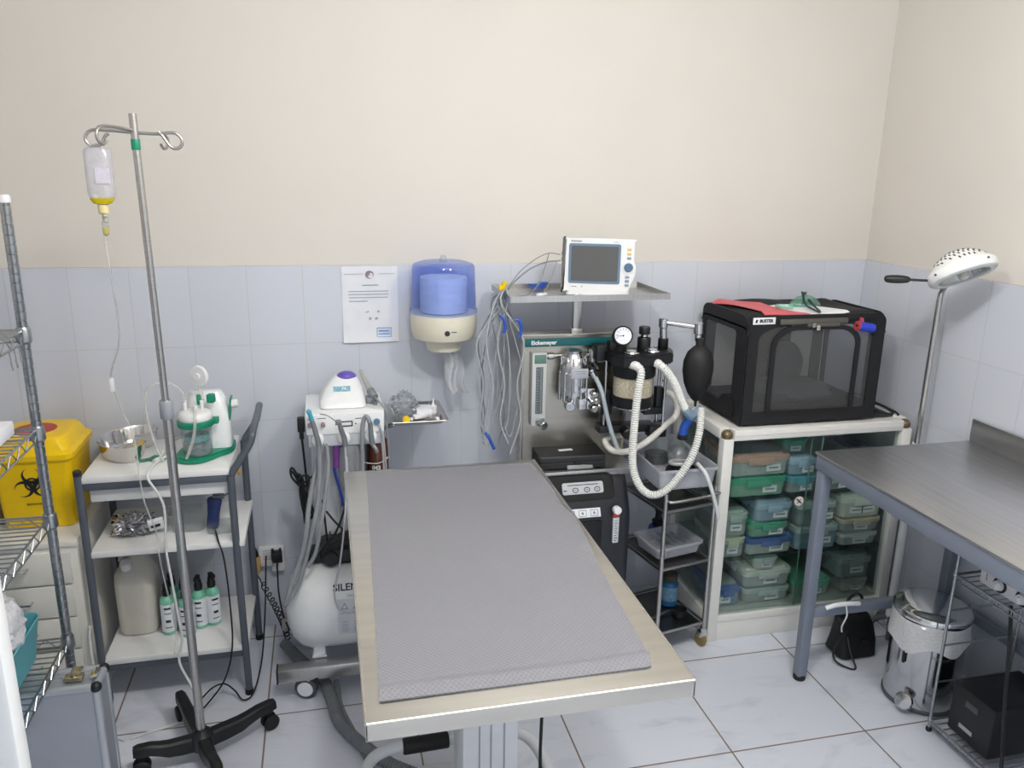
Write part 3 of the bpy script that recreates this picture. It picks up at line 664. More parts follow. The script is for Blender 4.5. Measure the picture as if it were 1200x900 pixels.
# ================================================================ wall outlet
t = thing('wall_outlet', 'white wall outlet block with two plugs above the floor by the trolley', 'outlet', (-.25, -.01, .268))
part('back_box', MB().bb(-.303, -.235, -.03, -.0005, .285, .365, .004), WHITE, t)
part('socket_plate', MB().bb(-.255, -.205, -.036, -.0005, .262, .363, .004), WHITE, t)
m = MB(); m.bb(-.252, -.212, -.0375, -.036, .30, .318); part('sticker', m, mat('dark_red_sticker', '6b2f35', .5, 0, .4, 200), t, 'dark red sticker')
m = MB(FRONT(-.27, -.0305, .335))
for i in range(5): m.box((0, .018 - i * .009, 0), (.034, .0022, .0005))
part('print', m, GREYINK, t)
t = thing('power_plug', 'black plug in the right socket of the wall outlet', 'plug', (-.232, -.05, .32))
m = MB(); m.box((-.232, -.053, .34), (.042, .032, .04), .006); m.box((-.247, -.06, .366), (.01, .02, .014), .003); m.box((-.218, -.06, .366), (.01, .02, .014), .003); part('body', m, BLACK, t)
part('cord', MB().tube([(-.232, -.06, .322), (-.232, -.075, .26), (-.23, -.10, .2), (-.215, -.16, .14), (-.19, -.22, .10)], .0035, 7), CABLE, t)
t = thing('power_plug', 'black and tan plug at the left end of the wall outlet', 'plug', (-.318, -.05, .27))
m = MB(); m.lathe([(.009, .325), (.016, .33), (.016, .345), (.008, .37), (.005, .375)], (-.318, -.035, 0), n=14); part('body', m, BLACK, t)
part('adapter', MB().box((-.308, -.035, .302), (.022, .03, .07), .004), mat('tan_adapter', 'c9a468', .5), t, 'tan adapter block')
pts = []
for i in range(150):
    u = i / 149; a = u * 2 * PI * 15
    c = V((-.315, -.05, .27)).lerp(V((-.20, -.20, .06)), u) + V((.02 * math.sin(u * PI), 0, -.03 * math.sin(u * PI)))
    rad = .010 if u > .12 else .001
    pts.append(c + V((math.cos(a) * rad, math.sin(a) * rad * .6, math.sin(a) * rad)))
part('coiled_cord', MB().tube(pts, .0028, 6, smooth=0), CABLE, t, 'coiled black cord')

# ================================================================ dental unit
TH = 'white enamel'
t = thing('dental_unit', 'white dental unit with hanging handpieces over a round compressor tank on wheels', 'dental unit', (.03, -.36, 0))
dental = t
# base frame with wheels
m = MB()
for yy in (-.505, -.165):
    m.box((.10, yy, .105), (.64, .05, .052), .006)
m.box((.10, -.335, .1), (.05, .33, .04), .004); m.box((.36, -.335, .1), (.05, .33, .04), .004)
bs = part('base_frame', m, STEELX, t, 'brushed steel base frame')
m = MB(); m.box((-.2215, -.505, .105), (.006, .052, .054), .002); m.box((.4215, -.505, .105), (.006, .052, .054), .002); part('end_cap', m, BLACK, bs)
def castor(x, yy, rz):
    mx = M.Translation((x, yy, 0)) @ M.Rotation(rz, 4, 'Z')
    m = MB(mx); m.cyl((-.016, 0, .04), (.016, 0, .04), .04, n=32, bev=.005); c = part('castor', m, mat('grey_tyre', '4c5157', .6), t, 'castor with white disc')
    m = MB(mx)
    for s in (-1, 1): m.cyl((.0125 * s, 0, .04), (.0195 * s, 0, .04), .031, .027, 28)
    m.box((0, .006, .075), (.03, .05, .02), .006); m.cyl((0, .01, .07), (0, .01, .092), .012); part('hub', m, WHITE2, c)
    m = MB(mx); m.box((0, -.035, .083), (.03, .03, .012), .005); part('brake', m, BLACK, c)
castor(-.125, -.505, 1.25); castor(.33, -.505, 1.6); castor(-.125, -.165, 1.3); castor(.33, -.165, 1.5)
# tank
tx0, tx1, ty, tz, tr = -.188, .40, -.355, .285, .158
tank = part('tank', MB().lathe([(.02, 0), (.07, .006), (.115, .025), (.145, .055), (tr, .09), (tr, tx1 - tx0 - .09), (.145, tx1 - tx0 - .055), (.115, tx1 - tx0 - .025), (.07, tx1 - tx0 - .006), (.02, tx1 - tx0)], (tx0, ty, tz), (1, 0, 0), 48), WHITE2, t, 'white compressor tank')
m = MB(); m.cyl((-.045, ty, tz + tr - .004), (-.045, ty, tz + tr + .03), .012, n=14); part('fitting', m, WHITE, tank)
m = MB(); m.bb(-.095, -.062, ty - .06, ty - .02, .13, .175); m.bb(-.095, -.055, ty - .1, ty - .09, .125, .20); m.bb(-.1, -.05, ty - .115, ty - .04, .128, .134); part('tank_bracket', m, WHITE2, t)
def ontank(s, size, x, ang, m, bold=.0006):
    c, s_ = math.cos(ang), math.sin(ang); R = tr + .0006
    # wrap upright lettering round the drum
    q = MB(); q.text(s, size, M.Identity(4), .0003, bold)
    for v in q.v:
        a = ang + v.y / R; rr_ = R + v.z
        v2 = V((x + v.x, ty - rr_ * math.cos(a), tz + rr_ * math.sin(a))); v[:] = v2
    m.add(q.v, q.f)
NAVYI = mat('navy_lettering', '1c2550', .5)
m = MB(); ontank('iM3', .045, .085, 1.02, m, .0012); ontank('SILENT POWER', .036, .105, .79, m, .0008); part('lettering', m, NAVYI, tank, 'navy lettering on the drum')
m = MB(); ontank('Dental Air Compressor', .013, .095, .60, m, 0)
for k in range(4):
    x = .02 + k * .042
    for i in range(5): ontank('mnoim', .0085, x, .02 - i * .062, m, 0)
    q = MB(); q.frame([(0, .016), (-.013, -.008), (.013, -.008)], [(0, .010), (-.0085, -.0055), (.0085, -.0055)], .0003)
    for v in q.v:
        a = .36 + v.y / tr; v[:] = V((x + v.x, ty - (tr + .0008 + v.z) * math.cos(a), tz + (tr + .0008 + v.z) * math.sin(a)))
    m.add(q.v, q.f); 
    q = MB(); q.box((0, 0, 0), (.034, .0016, .0004))
    for v in q.v:
        a = .22 + v.y / tr; v[:] = V((x + v.x, ty - (tr + .0008 + v.z) * math.cos(a), tz + (tr + .0008 + v.z) * math.sin(a)))
    m.add(q.v, q.f)
lb = MB(); q = MB(); q.grid(lambda u, v: (-.005 + .19 * u, -.06 + .135 * v, 0), 4, 14)
for v in q.v:
    a = .06 + v.y / tr; v[:] = V((v.x, ty - (tr + .0004) * math.cos(a), tz + (tr + .0004) * math.sin(a)))
lb.add(q.v, q.f); wl = part('warning_label', lb, mat('label_grey', 'd6d9e0', .5), tank, 'pale grey warning label'); part('print', m, GREYINK, wl)
# motor
m = MB(); m.box((.06, -.31, .475), (.24, .15, .065), .02); m.cyl((-.06, -.33, .475), (.02, -.33, .475), .035, n=24); m.sph((-.07, -.33, .472), (.05, .045, .032))
for i in range(9): m.box((-.02 + i * .022, -.31, .506), (.006, .14, .018), .002)
m.cyl((-.02, -.38, .475), (-.02, -.40, .475), .026, n=20)
part('motor', m, BLACK, t, 'black compressor motor')
m = MB(); m.tube([(-.05, -.39, .50), (-.02, -.42, .56), (.03, -.42, .585), (.07, -.42, .57), (.085, -.42, .53), (.06, -.42, .52)], .007, 8); m.tube([(-.06, -.37, .49), (-.02, -.41, .54), (.08, -.41, .545), (.12, -.40, .54)], .006, 8); part('air_hose', m, CABLE, t, 'black looping air hoses')
m = MB(); m.cyl((.17, -.33, .47), (.17, -.33, .60), .016); m.cyl((.17, -.35, .57), (.17, -.41, .57), .012); m.box((.17, -.40, .61), (.02, .02, .05), .004); part('regulator', m, mat('brass', 'b08a3e', .3, .9), t, 'brass regulator')
# column and panel
m = MB(); m.bb(-.075, .02, -.235, -.20, .44, .94, .003); m.bb(.02, .19, -.225, -.205, .13, .94, .003); part('column', m, mat('grey_white_panel', 'd5d7dc', .4, 0, .02), t)
m = MB(); m.bb(.055, .075, -.29, -.25, .44, .78, .003); m.bb(.10, .118, -.29, -.25, .44, .80, .003); part('pipe_stack', m, DKSTEEL, t)
# console
m = MB(); m.loft([rr(.0505, (-.345 - .075) / 2, z, .274 + s, .27 + s, .008) for z, s in ((.93, -.01), (.932, -.004), (1.002, 0), (1.005, -.002), (1.0065, -.008))]); con = part('console', m, WHITE2, t)
part('console_skirt', MB().bb(-.078, .178, -.338, -.08, .885, .931, .004), mat('greyer_white', 'd9dbdf', .4), con)  # skirt in a slightly greyer white than the console
m = MB(FRONT(0, -.3458, .974)); m.text('iM3', .014, M.Translation((-.068, .016, 0))); m.box((-.03, .018, 0), (.03, .002, .0005)); m.box((.10, .012, 0), (.03, .002, .0005)); m.frame(rr2(.03, .076, -.016, .004, .002), rr2(.034, .072, -.012, .0, .001), .0006); m.cyl((.018, -.007, 0), (.018, -.007, .001), .0025, n=10); m.cyl((.086, -.007, 0), (.086, -.007, .001), .0025, n=10); part('print', m, INK, con)
m = MB()
for x in (-.07, -.026): m.cyl((x, -.346, .972), (x, -.362, .970), .008, n=16, bev=.002)
part('knob', m, mat('steel_red_knob', 'a88d8a', .3, .6), con, 'small steel knobs')
part('gauge_button', MB().cyl((.16, -.346, .972), (.16, -.356, .972), .011, n=20, bev=.002), mat('blue_button', '5d7fa0', .3), con, 'blue round button')
for x in (-.046, .044, .137):
    h = part('handpiece_holder', MB().sph((x, -.362, .92), (.023, .020, .025), 20, 12), WHITE2, t, 'white rounded handpiece holder')
ins = [((-.064, -.395, 1.005), (-.058, -.39, .985), (-.046, -.385, .93), (-.043, -.385, .905)), ((.03, -.40, .985), (.034, -.395, .965), (.044, -.387, .93), (.046, -.385, .90)), ((.132, -.40, .99), (.134, -.395, .975), (.137, -.387, .93), (.14, -.385, .90))]
GREYM = mat('grey_handpiece', '8b9094', .35, .5, .06)
for i, pp in enumerate(ins):
    h = part('handpiece', MB().tube(pp, lambda i_, k: .0075 + .003 * i_ / k, 12), GREYM, t)
    if i == 0:
        m = MB(); m.tube([(-.073, -.396, 1.038), (-.069, -.396, 1.03), (-.062, -.394, 1.0)], .008, 10); m.sph((-.071, -.398, 1.035), .009, 10, 7); part('tip', m, mat('teal_tip', '4aa3b8', .4), h, 'teal handpiece tip')
    if i == 1:
        m = MB(); m.box((.026, -.40, .992), (.02, .016, .018), .004); m.tube([(.02, -.402, .994), (-.01, -.40, 1.018), (-.035, -.39, 1.022)], .002, 7); part('tip', m, GREYM, h)
    if i == 2:
        m = MB(); m.tube([(.131, -.40, .985), (.128, -.398, 1.0), (.118, -.392, 1.004), (.108, -.388, .97), (.104, -.385, .90)], .008, 8); part('tip', m, GREYH, h)
# hoses hanging from the handpieces
def hz(name, pts, r, mm, lab=None): part(name, MB().tube(pts, r, 8, smooth=7), mm, t, lab)
hz('hose', [(-.043, -.385, .905), (-.046, -.39, .80), (-.06, -.41, .68), (-.095, -.45, .55), (-.13, -.49, .45), (-.165, -.52, .40), (-.18, -.525, .385), (-.172, -.525, .40), (-.15, -.50, .46), (-.12, -.47, .53), (-.10, -.44, .60), (-.085, -.40, .70), (-.05, -.36, .84), (-.03, -.33, .90)], .0085, GREYH)
hz('hose', [(-.018, -.33, .90), (-.015, -.36, .82), (-.03, -.40, .72), (-.05, -.43, .62), (-.07, -.46, .54), (-.10, -.47, .49)], .007, GREYH)
hz('hose', [(.046, -.385, .90), (.046, -.40, .80), (.035, -.44, .66), (.012, -.50, .52), (-.008, -.52, .44), (-.012, -.525, .395), (.0, -.53, .35), (.035, -.53, .33), (.07, -.53, .345), (.085, -.525, .39), (.083, -.52, .44), (.07, -.48, .55), (.055, -.43, .68), (.05, -.36, .85)], .0032, PALEH, 'thin pale tubing loop in front of the drum')
hz('hose', [(.104, -.385, .90), (.104, -.38, .82), (.095, -.38, .72), (.075, -.40, .60), (.06, -.43, .53), (.065, -.49, .47), (.082, -.50, .44), (.11, -.47, .42)], .0075, GREYH)
hz('hose', [(.14, -.385, .90), (.150, -.395, .885), (.155, -.395, .872)], .007, GREYM)
hz('hose', [(.165, -.345, .965), (.178, -.36, .93), (.186, -.34, .84), (.19, -.32, .75), (.185, -.3, .64)], .0035, PALEH)
hz('hose', [(.16, -.24, 1.03), (.18, -.3, 1.02), (.196, -.31, .99), (.20, -.29, .90), (.205, -.28, .78), (.20, -.27, .66)], .0035, GREYH)
hz('hose', [(.172, -.345, .945), (.178, -.35, .86), (.182, -.33, .74)], .003, PALEH)
# water bottle and brown bottle hung under the console
FROST = glass('frosted_bottle', 'dfe1e3', .06, .3, .55, 'b5b8bd')
part('water_bottle', MB().lathe([(.04, .715), (.046, .72), (.047, .85), (.044, .87), (.03, .884), (.028, .893)], (.064, -.30, 0), n=28), FROST, t, 'frosted grey water bottle')
BROWN = mat('amber_brown', '5b2c17', .22, 0, .1, coat=.4)
br = part('disinfectant_bottle', MB().lathe([(.036, .70), (.040, .705), (.040, .86), (.036, .875), (.02, .888), (.018, .90)], (.165, -.262, 0), n=28), BROWN, t, 'dark brown bottle with white lettering')
m = MB(); q = MB(); q.text('iM3', .022, M.Identity(4), .0003, .0008)
for k, s in enumerate(('VET DENTAL', 'SOLUTION')): q.text(s, .007, M.Translation((0, -.018 - k * .009, 0)), .0003)
for v in q.v:
    a = v.x / .0406 - .22; v[:] = V((.165 + (.0406 + v.z) * math.sin(a), -.262 - (.0406 + v.z) * math.cos(a), .778 + v.y))
m.add(q.v, q.f); part('lettering', m, WHITE, br)
part('retaining_wire', MB().tube([(.115, -.30, .802), (.14, -.31, .80), (.17, -.312, .802), (.205, -.28, .812)], .002, 6), WHITEC, t)
m = MB(); m.cyl((.012, -.325, .80), (.016, -.325, .885), .011, .012); part('purple_clip', m, mat('purple_plastic', '7b3f93', .4), t, 'purple handpiece sleeve')
part('blue_brush', MB().tube([(.005, -.33, .80), (.012, -.335, .76), (.028, -.34, .69), (.03, -.34, .655)], .005, 8), mat('dark_blue_handle', '26379a', .4), t, 'dark blue brush handle')
# side tray on an arm
m = MB(); m.tube([(.19, -.215, .90), (.23, -.19, .905), (.30, -.19, .922)], .009, 10); part('tray_arm', m, STEEL, t)
m = MB(); m.loft([rr(.315, -.185, z, w, d, .012) for z, w, d in ((.930, .165, .205), (.9305, .17, .21), (.948, .20, .25), (.951, .216, .266), (.9525, .214, .264), (.949, .194, .244), (.933, .165, .205))]); part('instrument_tray', m, STEELX, t, 'shallow stainless tray')

# scaler on the console
t = thing('ultrasonic_scaler', 'white wedge-shaped scaler with a purple dial on the dental console', 'scaler', (.045, -.2, 1.0065))
m = MB(); S = []
for z, x0, x1, y0, y1, rd in ((1.0068, -.032, .124, -.292, -.10, .02), (1.012, -.036, .128, -.297, -.098, .024), (1.03, -.034, .125, -.288, -.10, .03), (1.06, -.012, .118, -.23, -.105, .04), (1.085, .012, .106, -.19, -.11, .035), (1.098, .03, .092, -.17, -.12, .02)):
    S.append(rr((x0 + x1) / 2, (y0 + y1) / 2, z, x1 - x0, y1 - y0, rd, 7))
part('housing', m.loft(S), WHITE2, t, ang=60)
part('dial', MB().sph((.064, -.155, 1.092), (.036, .030, .020), 24, 10), mat('purple_dial', '6a55b8', .35, 0, .12, 60), t, 'purple rounded dial')
mx = M.Translation((.045, -.2265, 1.0625)) @ M.Rotation(.62, 4, 'X')
m = MB(mx); m.box((0, 0, .001), (.06, .024, .0016)); b_ = part('badge', m, mat('badge_blue', '7fb4c8', .4, 0, .3, 90), t, 'small blue badge')
m = MB(mx); m.text('P6', .016, M.Translation((.008, 0, .0022)), .0003, .0006); part('lettering', m, WHITE, b_)
t = thing('scaler_handpiece', 'grey scaler handpiece lying to the right of the purple dial', 'handpiece', (.14, -.19, 1.0065))
part('body', MB().tube([(.118, -.11, 1.10), (.13, -.14, 1.075), (.145, -.19, 1.05), (.158, -.23, 1.035)], lambda i, k: .007 + .006 * i / k, 12), mat('grey_beige_handpiece', 'b5b2b0', .35, .2), t)
m = MB(); m.cyl((.148, -.20, 1.045), (.160, -.238, 1.03), .0155, n=18, bev=.002); m.cyl((.16, -.24, 1.012), (.164, -.262, 1.012), .012, .006, 16); m.box((.145, -.215, 1.018), (.03, .05, .022), .006); part('collar', m, GREYM, t)

# things in the side tray
single('plastic_bag', lump((.275, -.17, .976), (.052, .07, .042), 31, 40, 22, .28, .3), FILM, 'crumpled clear bag on the small tray beside the dental unit', 'bag')
single('cap', MB().cyl((.273, -.262, .945), (.271, -.271, .948), .014, n=20, bev=.002), YELLOW, 'small yellow cap in front of the crumpled bag', 'cap')
m = MB(); m.box((.345, -.18, .95), (.06, .09, .034), .004); m.cur = 1; m.box((.345, -.135, .969), (.05, .03, .004), .001); single('carton', m, [PAPER, DKSTEEL], 'small white carton in the middle of the side tray', 'box')
m = MB(); m.lathe([(.012, .934), (.0125, .937), (.0125, .965), (.004, .974), (.002, .995)], (.385, -.17, 0), n=16); single('dropper_tube', m, WHITE, 'white pointed dropper tube upright in the side tray', 'tube')
m = MB(); m.box((.325, -.225, .945), (.05, .022, .018), .005, .4); m.box((.285, -.24, .94), (.03, .014, .01), .003, -.2); single('syringe_cap', m, WHITE, 'white plastic pieces lying in front of the white carton', 'cap')
single('blister_pack', MB().box((.378, -.238, .944), (.05, .04, .014), .003, -.3), FOIL, 'silver blister pack at the right front of the side tray', 'pack')

# plug and bundled cable left of the console
t = thing('bundled_cable', 'bundled black cord hanging left of the dental console with its plug', 'cord', (-.13, -.2, .4))
m = MB(); m.box((-.105, -.22, .935), (.026, .03, .055), .005); m.cyl((-.105, -.22, .88), (-.105, -.22, .91), .008); part('plug', m, BLACK, t)
part('cord', MB().tube([(-.105, -.22, .89), (-.10, -.225, .80), (-.096, -.23, .70), (-.10, -.235, .6), (-.11, -.24, .5), (-.135, -.24, .40), (-.16, -.24, .32), (-.165, -.25, .27)], .0042, 8), CABLE, t)
loops = []
for k in range(5):
    a = .6 + k * .5; 
    loops += [(-.10 - .01 * k * .5, -.245 - .004 * k, .70), (-.10 + .045 * math.cos(a + 2.2), -.25 - .004 * k, .78 - .012 * k), (-.10 + .05 * math.cos(a + 2.9), -.25 - .004 * k, .745), (-.102, -.252 - .004 * k, .68 - .01 * k), (-.09 + .02 * math.cos(a), -.25 - .004 * k, .59 - .006 * k), (-.11, -.25 - .004 * k, .60)]
part('cord_bundle', MB().tube(loops, .0042, 7, smooth=5), CABLE, t)

for pts in ([(-.03, -.34, .64), (.0, -.35, .60), (.04, -.36, .555)], [(.05, -.36, .72), (.03, -.37, .64), (.0, -.38, .57), (-.03, -.385, .53)], [(-.04, -.33, .68), (-.035, -.34, .60), (-.03, -.35, .52)]):
    part('motor_cord', MB().tube(pts, .004, 7), CABLE, dental, 'thin black cord to the motor')

# hoses on the floor by the dental unit
single('corrugated_hose', MB().hose([(-.215, -.22, .05), (-.17, -.28, .03), (-.11, -.38, .024), (-.06, -.47, .024), (-.035, -.60, .024), (-.015, -.70, .024), (.045, -.815, .024), (.13, -.93, .024), (.21, -1.0, .024), (.27, -1.05, .024)], .02, .012, 12, .06), mat('dark_grey_hose', '777b80', .5, 0, .06), 'ribbed grey suction hose running from under the dental unit to the table', 'hose')
single('flat_tube', MB().tube([(-.02, -.48, .03), (-.01, -.60, .012), (.03, -.75, .012), (.06, -.86, .012), (.10, -1.02, .012), (.13, -1.15, .012)], .011, 8), glass('grey_clear_tube', 'dcdfe2', .1, .1, .35, 'aeb2b6'), 'smooth pale tube lying beside the ribbed hose on the floor', 'tube')
# ================================================================ anaesthesia machine
PANEL = mat('stainless_panel', 'b5b1a8', .33, 1, .05, 4, stretch=(1, 1, 14))
TEALG = mat('dark_teal_band', '0f5a60', .4, 0, .04)
t = thing('anaesthesia_machine', 'stainless anaesthesia machine with vaporizer, absorber canister and top tray', 'anaesthesia machine', (.92, -.27, 0))
am = t
# floor legs and lower frame (mostly behind the exam table)
m = MB()
for x in (.735, 1.09):
    m.box((x, -.245, .40), (.035, .035, .68), .003); m.box((x, -.165, .085), (.04, .19, .03), .004)
m.box((.9125, -.245, .30), (.33, .025, .03), .003)
part('stand_frame', m, STEELX, t)
for x in (.735, 1.09):
    for yy in (-.235, -.10): c = MB(); c.cyl((x - .014, yy, .034), (x + .014, yy, .034), .034, n=22, bev=.004); c.cyl((x, yy, .034), (x, yy, .075), .008); part('castor', c, BLACKR, t, 'black castor')
m = MB(); m.bb(.705, 1.125, -.258, -.246, .745, 1.246, .002); m.bb(.703, .713, -.275, -.246, .745, 1.246, .001); m.bb(.703, 1.127, -.276, -.19, 1.243, 1.252, .002); m.bb(1.117, 1.127, -.275, -.246, .745, 1.246, .001)
bp = part('back_panel', m, PANEL, t, 'brushed steel back panel')
m = MB(FRONT(.8935, -.2765, 1.221)); m.box((0, 0, 0), (.356, .030, .002), .0005); band = part('name_band', m, TEALG, t, 'dark teal band with white lettering')
m = MB(FRONT(.787, -.2778, 1.2205)); m.text('Eickemeyer', .021, M.Identity(4), .0004, .0006); part('lettering', m, WHITE, band)
m = MB(); m.bb(.765, 1.128, -.405, -.246, .740, .752, .002); m.bb(.765, 1.128, -.408, -.403, .728, .754, .001); part('shelf', m, STEELX, t, 'stainless base shelf')
# mast and tray
part('mast', MB().bb(.902, .932, -.268, -.246, 1.25, 1.40, .002).bb(.895, .939, -.272, -.242, 1.252, 1.268, .002), STEEL, t)
m = MB(); x0, x1, y0, y1 = .632, 1.228, -.388, -.072
m.bb(x0, x1, y0, y1, 1.392, 1.396)
P4 = rr2(x0 - .004, x1 + .004, y0 - .004, y1 + .004, .006, 2); Q4 = rr2(x0 + .002, x1 - .002, y0 + .002, y1 - .002, .004, 2)
m.frame(P4, Q4, .022, M.Translation((0, 0, 1.392))); part('top_tray', m, STEELX, t, 'flat stainless tray with raised rim')
# flowmeter
FM = mat('flowmeter_grey', 'c3c5c6', .4, 0, .03)
m = MB(); m.bb(.737, .793, -.305, -.262, .905, 1.188, .004); fl = part('flowmeter', m, FM, t, 'grey flowmeter block')
part('scale_window', MB().bb(.752, .779, -.308, -.304, .955, 1.135, .001), mat('dark_scale', '5c6468', .25), fl)
m = MB()
for i in range(17): m.bb(.754, .7575 + (.003 if i % 4 == 0 else 0), -.3088, -.3078, .962 + i * .0102, .9626 + i * .0102)
part('scale_marks', m, WHITE, fl)
part('scale_tube', MB().cyl((.7715, -.3075, .957), (.7715, -.3075, 1.133), .0035, n=10), glass('flow_tube', 'e6eaea', .2, .02, .2), fl)
GT = mat('grey_green', '5f8176', .4); part('green_tab', MB().bb(.745, .790, -.3068, -.3045, 1.148, 1.182, .001), GT, fl); part('green_tab', MB().bb(.772, .790, -.3068, -.3045, .905, .935, .001), GT, fl)
m = MB(); m.cyl((.762, -.305, .925), (.772, -.335, .920), .012, n=18, bev=.002); m.cyl((.772, -.335, .920), (.777, -.352, .918), .0155, n=20, bev=.002); part('flow_knob', m, CHROME, fl, 'chrome flow knob')
m = MB(); m.cyl((.793, -.283, 1.171), (.86, -.283, 1.171), .009, n=14); m.cyl((.80, -.283, 1.171), (.825, -.283, 1.171), .013, n=16, bev=.002); m.cyl((.95, -.283, 1.171), (1.10, -.283, 1.171), .009, n=14); part('gas_pipe', m, CHROME, t)
# vaporizer
SIL = mat('polished_aluminium', 'd0d2d5', .27, 1, .12, 40)
vx, vy = .893, -.318
vz = part('vaporizer', MB().lathe([(.03, .995), (.036, .998), (.04, 1.03), (.052, 1.034), (.054, 1.115), (.05, 1.12), (.05, 1.14), (.046, 1.15), (.04, 1.165), (.030, 1.182), (.028, 1.188), (.031, 1.190), (.031, 1.198), (.026, 1.201), (.012, 1.199)], (vx, vy, 0), n=32), SIL, t, 'bright metal vaporizer')
m = MB()
for k in range(10):
    a = 2 * PI * k / 10; c, s = math.cos(a), math.sin(a)
    m.cyl((vx + .052 * c, vy + .052 * s, 1.01), (vx + .052 * c, vy + .052 * s, 1.12), .006, n=10)
    m.box((vx + .045 * c, vy + .045 * s, 1.160), (.012, .009, .03), .002, a)
part('vaporizer_rods', m, CHROME, vz)
m = MB(); m.box((vx + .005, vy - .058, 1.122), (.066, .008, .036), .002); pl = part('plate', m, mat('plate_grey', 'b3b5bd', .4, .3), vz)
m = MB(FRONT(vx + .005, vy - .0624, 1.125)); m.box((.004, .006, 0), (.044, .0024, .0006)); m.box((.004, -.002, 0), (.034, .0024, .0006)); part('print', m, GREYINK, pl)
m = MB(); m.cyl((vx - .03, vy - .04, 1.0), (vx - .03, vy - .075, 1.0), .018, n=18, bev=.003); m.box((vx + .02, vy - .05, 1.005), (.03, .03, .04), .004); m.box((vx + .02, vy - .066, 1.06), (.022, .006, .016), .002); m.cyl((vx - .012, vy - .05, 1.04), (vx - .012, vy - .062, 1.04), .01, n=14); part('filler_block', m, SIL, vz)
m = MB()
for dx, dz, rd in ((.06, 1.045, .012), (.068, 1.02, .013), (.06, .99, .014), (.078, 1.0, .008), (.05, 1.018, .009)): m.cyl((vx + dx, vy - .03, dz), (vx + dx + .006, vy - .075, dz - .004), rd, n=14, bev=.003)
m.box((vx + .058, vy - .03, 1.02), (.03, .03, .08), .004); part('drain_valve', m, CHROME, vz)
m = MB(); m.box((1.0, -.29, 1.168), (.07, .04, .045), .003); m.cyl((1.012, -.31, 1.166), (1.012, -.326, 1.166), .0145, n=22, bev=.002); m.cyl((1.012, -.326, 1.166), (1.012, -.329, 1.166), .008, n=16); part('outlet_block', m, FM, t)
m = MB(); m.cyl((.975, -.31, 1.145), (.985, -.33, 1.12), .012, n=16); m.cyl((.935, -.335, 1.118), (.955, -.345, 1.115), .013, n=14); m.box((.965, -.325, 1.125), (.03, .02, .022), .004); part('black_connector', m, BLACK, t)
FG = mat('pale_blue_hose', 'aeb9bf', .35, 0, .05)
part('fresh_gas_hose', MB().tube([(.952, -.345, 1.124), (.965, -.36, 1.102), (.985, -.372, 1.058), (.998, -.376, 1.01), (1.012, -.378, .955), (1.027, -.38, .905), (1.042, -.38, .865), (1.055, -.38, .835), (1.066, -.38, .815), (1.078, -.375, .81)], .0085, 10), FG, t, 'pale blue fresh gas hose')
part('hose_clip', MB().lathe([(.0095, -.012), (.012, -.01), (.012, .01), (.0095, .012)], (.960, -.354, 1.110), (.4, -.3, -.85), n=16), CHROME, t)
# absorber
AB = mat('black_anodised', '16171a', .38, .1, .1)
m = MB()
blk = [(1.0, -.44), (1.03, -.475), (1.13, -.475), (1.235, -.44), (1.262, -.37), (1.255, -.33), (1.0, -.33)]
m.prism([(a, b) for a, b in blk], .042, M.Translation((0, 0, 1.162)), bev=.006); m.box((.998, -.325, 1.19), (.06, .06, .06), .006)
ab = part('absorber_head', m, AB, t, 'black absorber head')
part('canister_top', MB().lathe([(.079, 1.112), (.082, 1.116), (.082, 1.162)], (1.105, -.385, 0), n=40), AB, ab)
SODA = mat('soda_lime_granules', 'd6cdb8', .8, 0, .3, 160, bump=1, bscale=170)
part('soda_lime', MB().lathe([(.07, 1.036), (.0725, 1.037), (.0725, 1.112), (.07, 1.113)], (1.105, -.385, 0), n=40), SODA, t, 'cream soda lime granules')
part('canister', MB().lathe([(.0765, 1.02), (.0765, 1.114)], (1.105, -.385, 0), n=40, cap=(False, False)), glass('clear_canister', 'f4f4f2', .1, .03), t)
part('canister_base', MB().lathe([(.05, .995), (.078, .998), (.08, 1.004), (.08, 1.035), (.076, 1.038)], (1.105, -.385, 0), n=40), AB, t)
part('canister_ring', MB().lathe([(.072, .990), (.075, .992), (.075, .998), (.07, .999)], (1.105, -.385, 0), n=36), CHROME, t)
for x, yy in ((1.01, -.35), (1.222, -.355), (1.235, -.385)): part('tie_rod', MB().cyl((x, yy, .88), (x, yy, 1.165), .006, n=12), CHROME, t)
m = MB(); m.box((1.222, -.36, 1.005), (.03, .034, .10), .004); m.box((1.20, -.36, .965), (.085, .05, .028), .004); m.box((1.02, -.34, 1.0), (.04, .03, .10), .004); part('clamp_bracket', m, AB, t)
m = MB(); m.box((1.10, -.34, .895), (.22, .06, .03), .004, -.05); m.box((1.215, -.37, .885), (.07, .05, .048), .005); m.box((1.21, -.397, .885), (.014, .004, .02), .001); m.cyl((1.09, -.37, .89), (1.09, -.41, .885), .022, n=18, bev=.004); m.box((1.02, -.33, .955), (.03, .04, .14), .003); part('lower_bracket', m, AB, t)
for x, yy in ((1.078, -.425), (1.165, -.410)):
    d = part('valve_dome', MB().lathe([(.029, 1.204), (.030, 1.207), (.028, 1.211), (.022, 1.212)], (x, yy, 0), n=28), CHROME, ab, 'clear-topped round valve')
    part('valve_window', MB().sph((x, yy, 1.210), (.021, .021, .009), 20, 8), CLEAR, d)
    part('valve_disc', MB().cyl((x, yy, 1.2115), (x, yy, 1.2125), .014, n=18), WHITE, d)
m = MB(); m.cyl((1.055, -.37, 1.204), (1.055, -.37, 1.235), .022, n=20); m.box((1.04, -.36, 1.222), (.06, .04, .036), .004); part('gauge_stem', m, AB, ab)
gx, gy, gz = 1.052, -.392, 1.262; gd = (V((-.18, -1, .28))).normalized()
